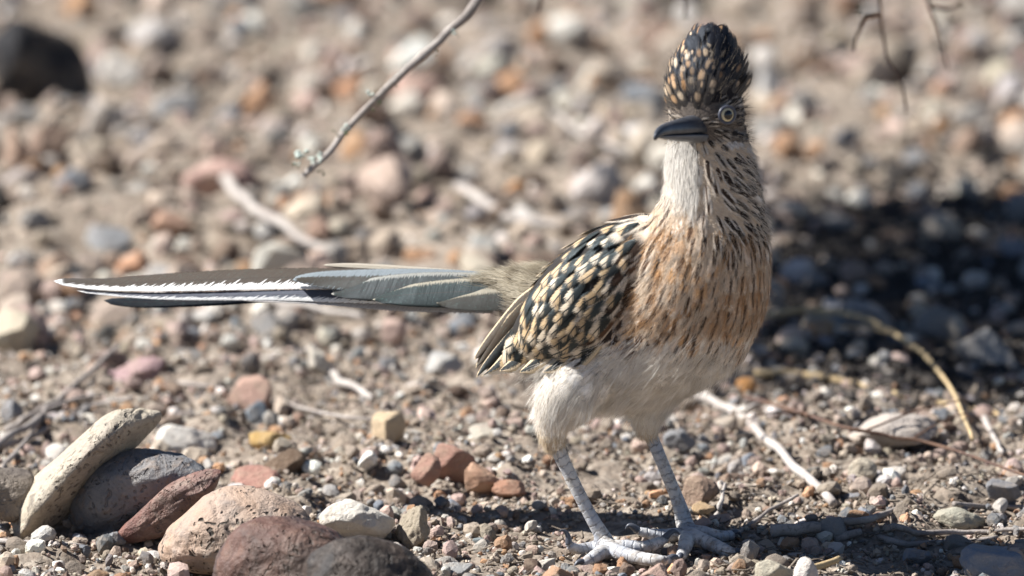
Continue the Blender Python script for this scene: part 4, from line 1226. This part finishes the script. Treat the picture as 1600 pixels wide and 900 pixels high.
# ---- bill
def spot_on_bill(q): return W(*q)
def bill_half(name, pts, mat):
    """pts: (px, py, y, half width, half height up, half height down) in metres for the last three"""
    C = np.array([W(a, b, c) for a, b, c, *_ in pts]); E = np.array([q[3:] for q in pts])
    C = spline(C, 8); E = np.maximum(spline(E, 8), .0001)
    T = norm(np.gradient(C, axis=0))
    up = np.array([0, 0, 1.0]); Sd = norm(np.cross(T, up)); Up = np.cross(Sd, T)
    ang = np.linspace(0, 2 * np.pi, 20, endpoint=False)
    V = []
    for i in range(len(C)):
        for a in ang:
            s, c = math.sin(a), math.cos(a)
            V.append(C[i] + Sd[i] * E[i, 0] * c + Up[i] * (E[i, 1] if s > 0 else E[i, 2]) * s)
    F = [(i * 20 + j, i * 20 + (j + 1) % 20, (i + 1) * 20 + (j + 1) % 20, (i + 1) * 20 + j) for i in range(len(C) - 1) for j in range(20)]
    F += [tuple(range(19, -1, -1)), tuple((len(C) - 1) * 20 + j for j in range(20))]
    return link(name, mesh_py(name, np.array(V) - BO, F, mat), bird)
ub = bill_half('upper_bill', [(1092, 204, -.040, .0075, .0078, .0012), (1078, 204, -.050, .0062, .0074, .0010), (1060, 206, -.062, .0048, .0064, .0009), (1042, 207, -.074, .0036, .0050, .0010), (1030, 209, -.083, .0024, .0033, .0014), (1023, 216, -.088, .0008, .0012, .0012)], M_BILL)
lb = bill_half('lower_bill', [(1096, 210, -.040, .0070, .0008, .0048), (1080, 210, -.050, .0058, .0008, .0040), (1062, 211, -.062, .0044, .0007, .0032), (1044, 212, -.074, .0030, .0006, .0022), (1031, 213, -.081, .0015, .0004, .0010)], mat_simple('lower_bill_horn', (.10, .105, .115), .4, .5, .3, 160))
for q0, q1 in [((1070, 192, -.0615), (1058, 197, -.0675))]:
    a0 = np.array(spot_on_bill(q0)); a1 = np.array(spot_on_bill(q1))
    link('nostril', mesh_py('nostril', *tube(spline([a0, (a0 + a1) / 2, a1], 4) - BO, [.0003, .0006, .0008, .0009, .0009, .0008, .0006, .0005, .0003], 8), mat_simple('nostril_dark', (.008, .008, .009), .6, .2)), bird)
# ---- eye
ep, en = cast(1133, 179)
en = norm(en * .8 + np.array([.25, -.6, .05]))
def eye_part(name, me, off, parent=bird):
    o = link(name, me, parent)
    o.location = Vector(ep + en * off - BO)
    o.rotation_euler = Vector(en).to_track_quat('Z', 'Y').to_euler()
    return o
Ve, Fe = ICO[5]
eye_part('eye', mesh_np('eye', Ve * .0042, Fe, M_EYE), .0000)
def ring(name, r, r2, mat, off, sq=1.0):
    a = np.linspace(0, 2 * np.pi, 48, endpoint=False); b = np.linspace(0, 2 * np.pi, 10, endpoint=False)
    V = np.array([((r + r2 * math.cos(y)) * math.cos(x), (r * sq + r2 * math.cos(y)) * math.sin(x), r2 * math.sin(y) * .9) for x in a for y in b])
    F = [(i * 10 + j, ((i + 1) % 48) * 10 + j, ((i + 1) % 48) * 10 + (j + 1) % 10, i * 10 + (j + 1) % 10) for i in range(48) for j in range(10)]
    return eye_part(name, mesh_py(name, V, F, mat), off)
ring('eyelid', .0042, .00085, M_LID, .0022, .95)
# ---- claws
def claw(p, d, L, r, drop):
    p = np.array(p); d = norm(np.array(d, float))
    q = spline([p - d * .001, p + d * L * .4 + np.array([0, 0, L * .22]), p + d * L * .75 + np.array([0, 0, L * .12]), p + d * L + np.array([0, 0, -drop])], 6)
    link('claw', mesh_py('claw', *tube(q - BO, np.linspace(r, .0003, len(q)), 10), M_CLAW), bird)
for t, L in [('toe1', .0085), ('toe2', .0095), ('toe3', .006), ('toe5', .007), ('toe6', .006), ('toe7', .007), ('toe8', .006)]:
    a = np.array(LEG[t]); d = a[-1, :3] - a[-2, :3]; d[2] = max(d[2], -.0005)
    claw(a[-1, :3], d, L, .0021, .0015)
a = np.array(LEG['toe4']); e = a[-1, :3]
q = spline([e, e + [-.0005, 0, .004], e + [-.002, 0, .0065], e + [-.0045, -.001, .0072]], 6)
link('claw', mesh_py('claw', *tube(q - BO, np.linspace(.0019, .0004, len(q)), 10), M_CLAW), bird)

# ---- down: fine strands
def strands(name, P, Nn, D, L, wd, C, bend, seed, nseg=3):
    r = np.random.default_rng(seed); n = len(P)
    D = norm(D); B = norm(np.cross(Nn, D))
    vs_, cs = [], []
    for k in range(nseg + 1):
        t = k / nseg
        c = P + D * (L * t)[:, None] - Nn * (bend * L * t * t)[:, None]
        ww = (wd * (1 - .8 * t))[:, None]
        vs_ += [c - B * ww, c + B * ww]
        cs += [C * (.9 + .15 * t)] * 2
    V = np.stack(vs_, 1).reshape(-1, 3); Cc = np.stack(cs, 1).reshape(-1, 3)
    k = 2 * (nseg + 1)
    F0_ = np.array([(2 * i, 2 * i + 1, 2 * i + 3, 2 * i + 2) for i in range(nseg)])
    F = (F0_[None] + (np.arange(n) * k)[:, None, None]).reshape(-1, 4)
    me = mesh_np(name, V - BO, F, M_STRAND)
    attr_col(me, 'col', np.clip(Cc, 0, 1))
    return tag(link(name, me, bird), kind='stuff')
idx = np.where(~isleg)[0]
P = fc[idx]; q = PXY(P); T_, tg, _ = nearest_sample(P)
px, py = q.T
def pick(mask, n, seed):
    r = np.random.default_rng(seed)
    c = np.where(mask)[0]
    return c[r.integers(0, len(c), n)]
def jit(n, s, seed): return np.random.default_rng(seed).normal(size=(n, 3)) * s
# belly and thighs
s = pick((py > 520) & (px > 825) & ~((tg == WT) & (py < 560)), 42000, 1); n = len(s)
r_ = np.random.default_rng(4)
keep = r_.random(n) < np.clip((py[s] - 520) / 55, .05, 1); s = s[keep]; n = len(s)
C = lerp(np.tile([.92, .89, .84], (n, 1)), [.72, .63, .52], r_.random(n) * .45) * r_.uniform(.88, 1.12, (n, 1))
C = C * (1 + .16 * vnoise(P[s] * 140, 47))[:, None]
C = lerp(C, [.66, .52, .33], sstep(py[s], 650, 690) * .7)
nn = fn[idx][s]
Ls = r_.uniform(.005, .011, n) * (1 - .55 * sstep(py[s], 610, 680))
clump = np.stack([vnoise(P[s] * 160, 40 + k) for k in range(3)], 1)
stray = (r_.random(n) < .07)[:, None]
Ls = Ls * np.where(stray[:, 0], 1.7, 1.0)
strands('belly_down', P[s] + jit(n, .0006, 2), nn, norm(T_[s] + jit(n, .12, 3) + clump * .5 + np.array([0, 0, -.25])) + nn * np.where(stray, .4, .12), Ls, np.full(n, .00013), C, .22, 5)
# rump and tail base
s = pick((px < 872) & (py < 530) & (py > 405) & (tg != WT), 9000, 11); n = len(s)
r_ = np.random.default_rng(14)
cl = vnoise(P[s] * 190, 60)
C = lerp(np.tile([.36, .31, .23], (n, 1)), [.68, .62, .50], np.clip(cl * 1.2 + .3, 0, 1)) * r_.uniform(.75, 1.15, (n, 1))
C = lerp(C, [.55, .5, .45], sstep(py[s], 470, 500))
nn = fn[idx][s]
clump = np.stack([vnoise(P[s] * 130, 70 + k) for k in range(3)], 1)
strands('rump_down', P[s] + jit(n, .0005, 12), nn, norm(T_[s] + jit(n, .10, 13) + clump * .3) + nn * .10, r_.uniform(.008, .015, n), np.full(n, .00016), C, .22, 15)
# soft fringe over breast, neck and head outline
s = pick((py <= 520) & (px > 985) & (py > 235) & ~((px > 1095) & (py < 360)), 15000, 21); n = len(s)
r_ = np.random.default_rng(24)
C = lerp(np.tile([.66, .56, .45], (n, 1)), [.52, .31, .15], np.clip(vnoise(P[s] * 150, 90) * 1.3 + .3, 0, 1) * sstep(py[s], 300, 380))
C = lerp(C, [.8, .76, .7], (1 - sstep(np.abs(px[s] - (1062 + (py[s] - 230) * .12)), 26, 48)) * (1 - sstep(py[s], 300, 350)))
C = np.where((r_.random(n) < .05)[:, None], np.array([.06, .04, .03]), C)
nn = fn[idx][s]
strands('breast_fringe', P[s] + nn * .0008, nn, norm(T_[s] + jit(n, .2, 22)) + nn * .22, r_.uniform(.004, .008, n), np.full(n, .0001), C, .1, 25)
s = pick((py <= 225), 1800, 31); n = len(s)
r_ = np.random.default_rng(34)
C = np.where((r_.random(n) < .6)[:, None], np.array([.03, .027, .03]), np.array([.4, .33, .25]))
nn = fn[idx][s]
hd = norm(P[s] - bill_root) + np.array([0, .3, .5]) * (py[s] < 165)[:, None]
strands('head_bristles', P[s] + nn * .0008, nn, norm(hd + jit(n, .25, 32)) + nn * .22, r_.uniform(.003, .0065, n), np.full(n, .00009), C, -.05, 35)

# white throat
s = pick((py > 216) & (py < 330) & (np.abs(px - (1060 + (py - 230) * .25)) < np.interp(py, [220, 260, 330], [30, 24, 6])) & (fn[idx][:, 1] < .2), 5000, 41); n = len(s)
r_ = np.random.default_rng(44)
C = np.tile([.86, .83, .78], (n, 1)) * r_.uniform(.9, 1.08, (n, 1))
nn = fn[idx][s]
strands('throat_down', P[s] + nn * .0009, nn, norm(T_[s] + jit(n, .12, 42)) + nn * .10, r_.uniform(.005, .010, n), np.full(n, .00016), C, .08, 45)

# cream hair-like barbs on the side of the neck
s = pick((py > 225) & (py < 375) & (px > 1092), 2200, 51); n = len(s)
r_ = np.random.default_rng(54)
C = np.tile([.72, .64, .54], (n, 1)) * r_.uniform(.75, 1.1, (n, 1))
nn = fn[idx][s]
strands('neck_barbs', P[s] + nn * .0006, nn, norm(norm(T_[s] * .55 + np.array([.75, .25, 0])) + jit(n, .1, 52)) + nn * .06, r_.uniform(.003, .006, n), np.full(n, .00015), C, .12, 55)
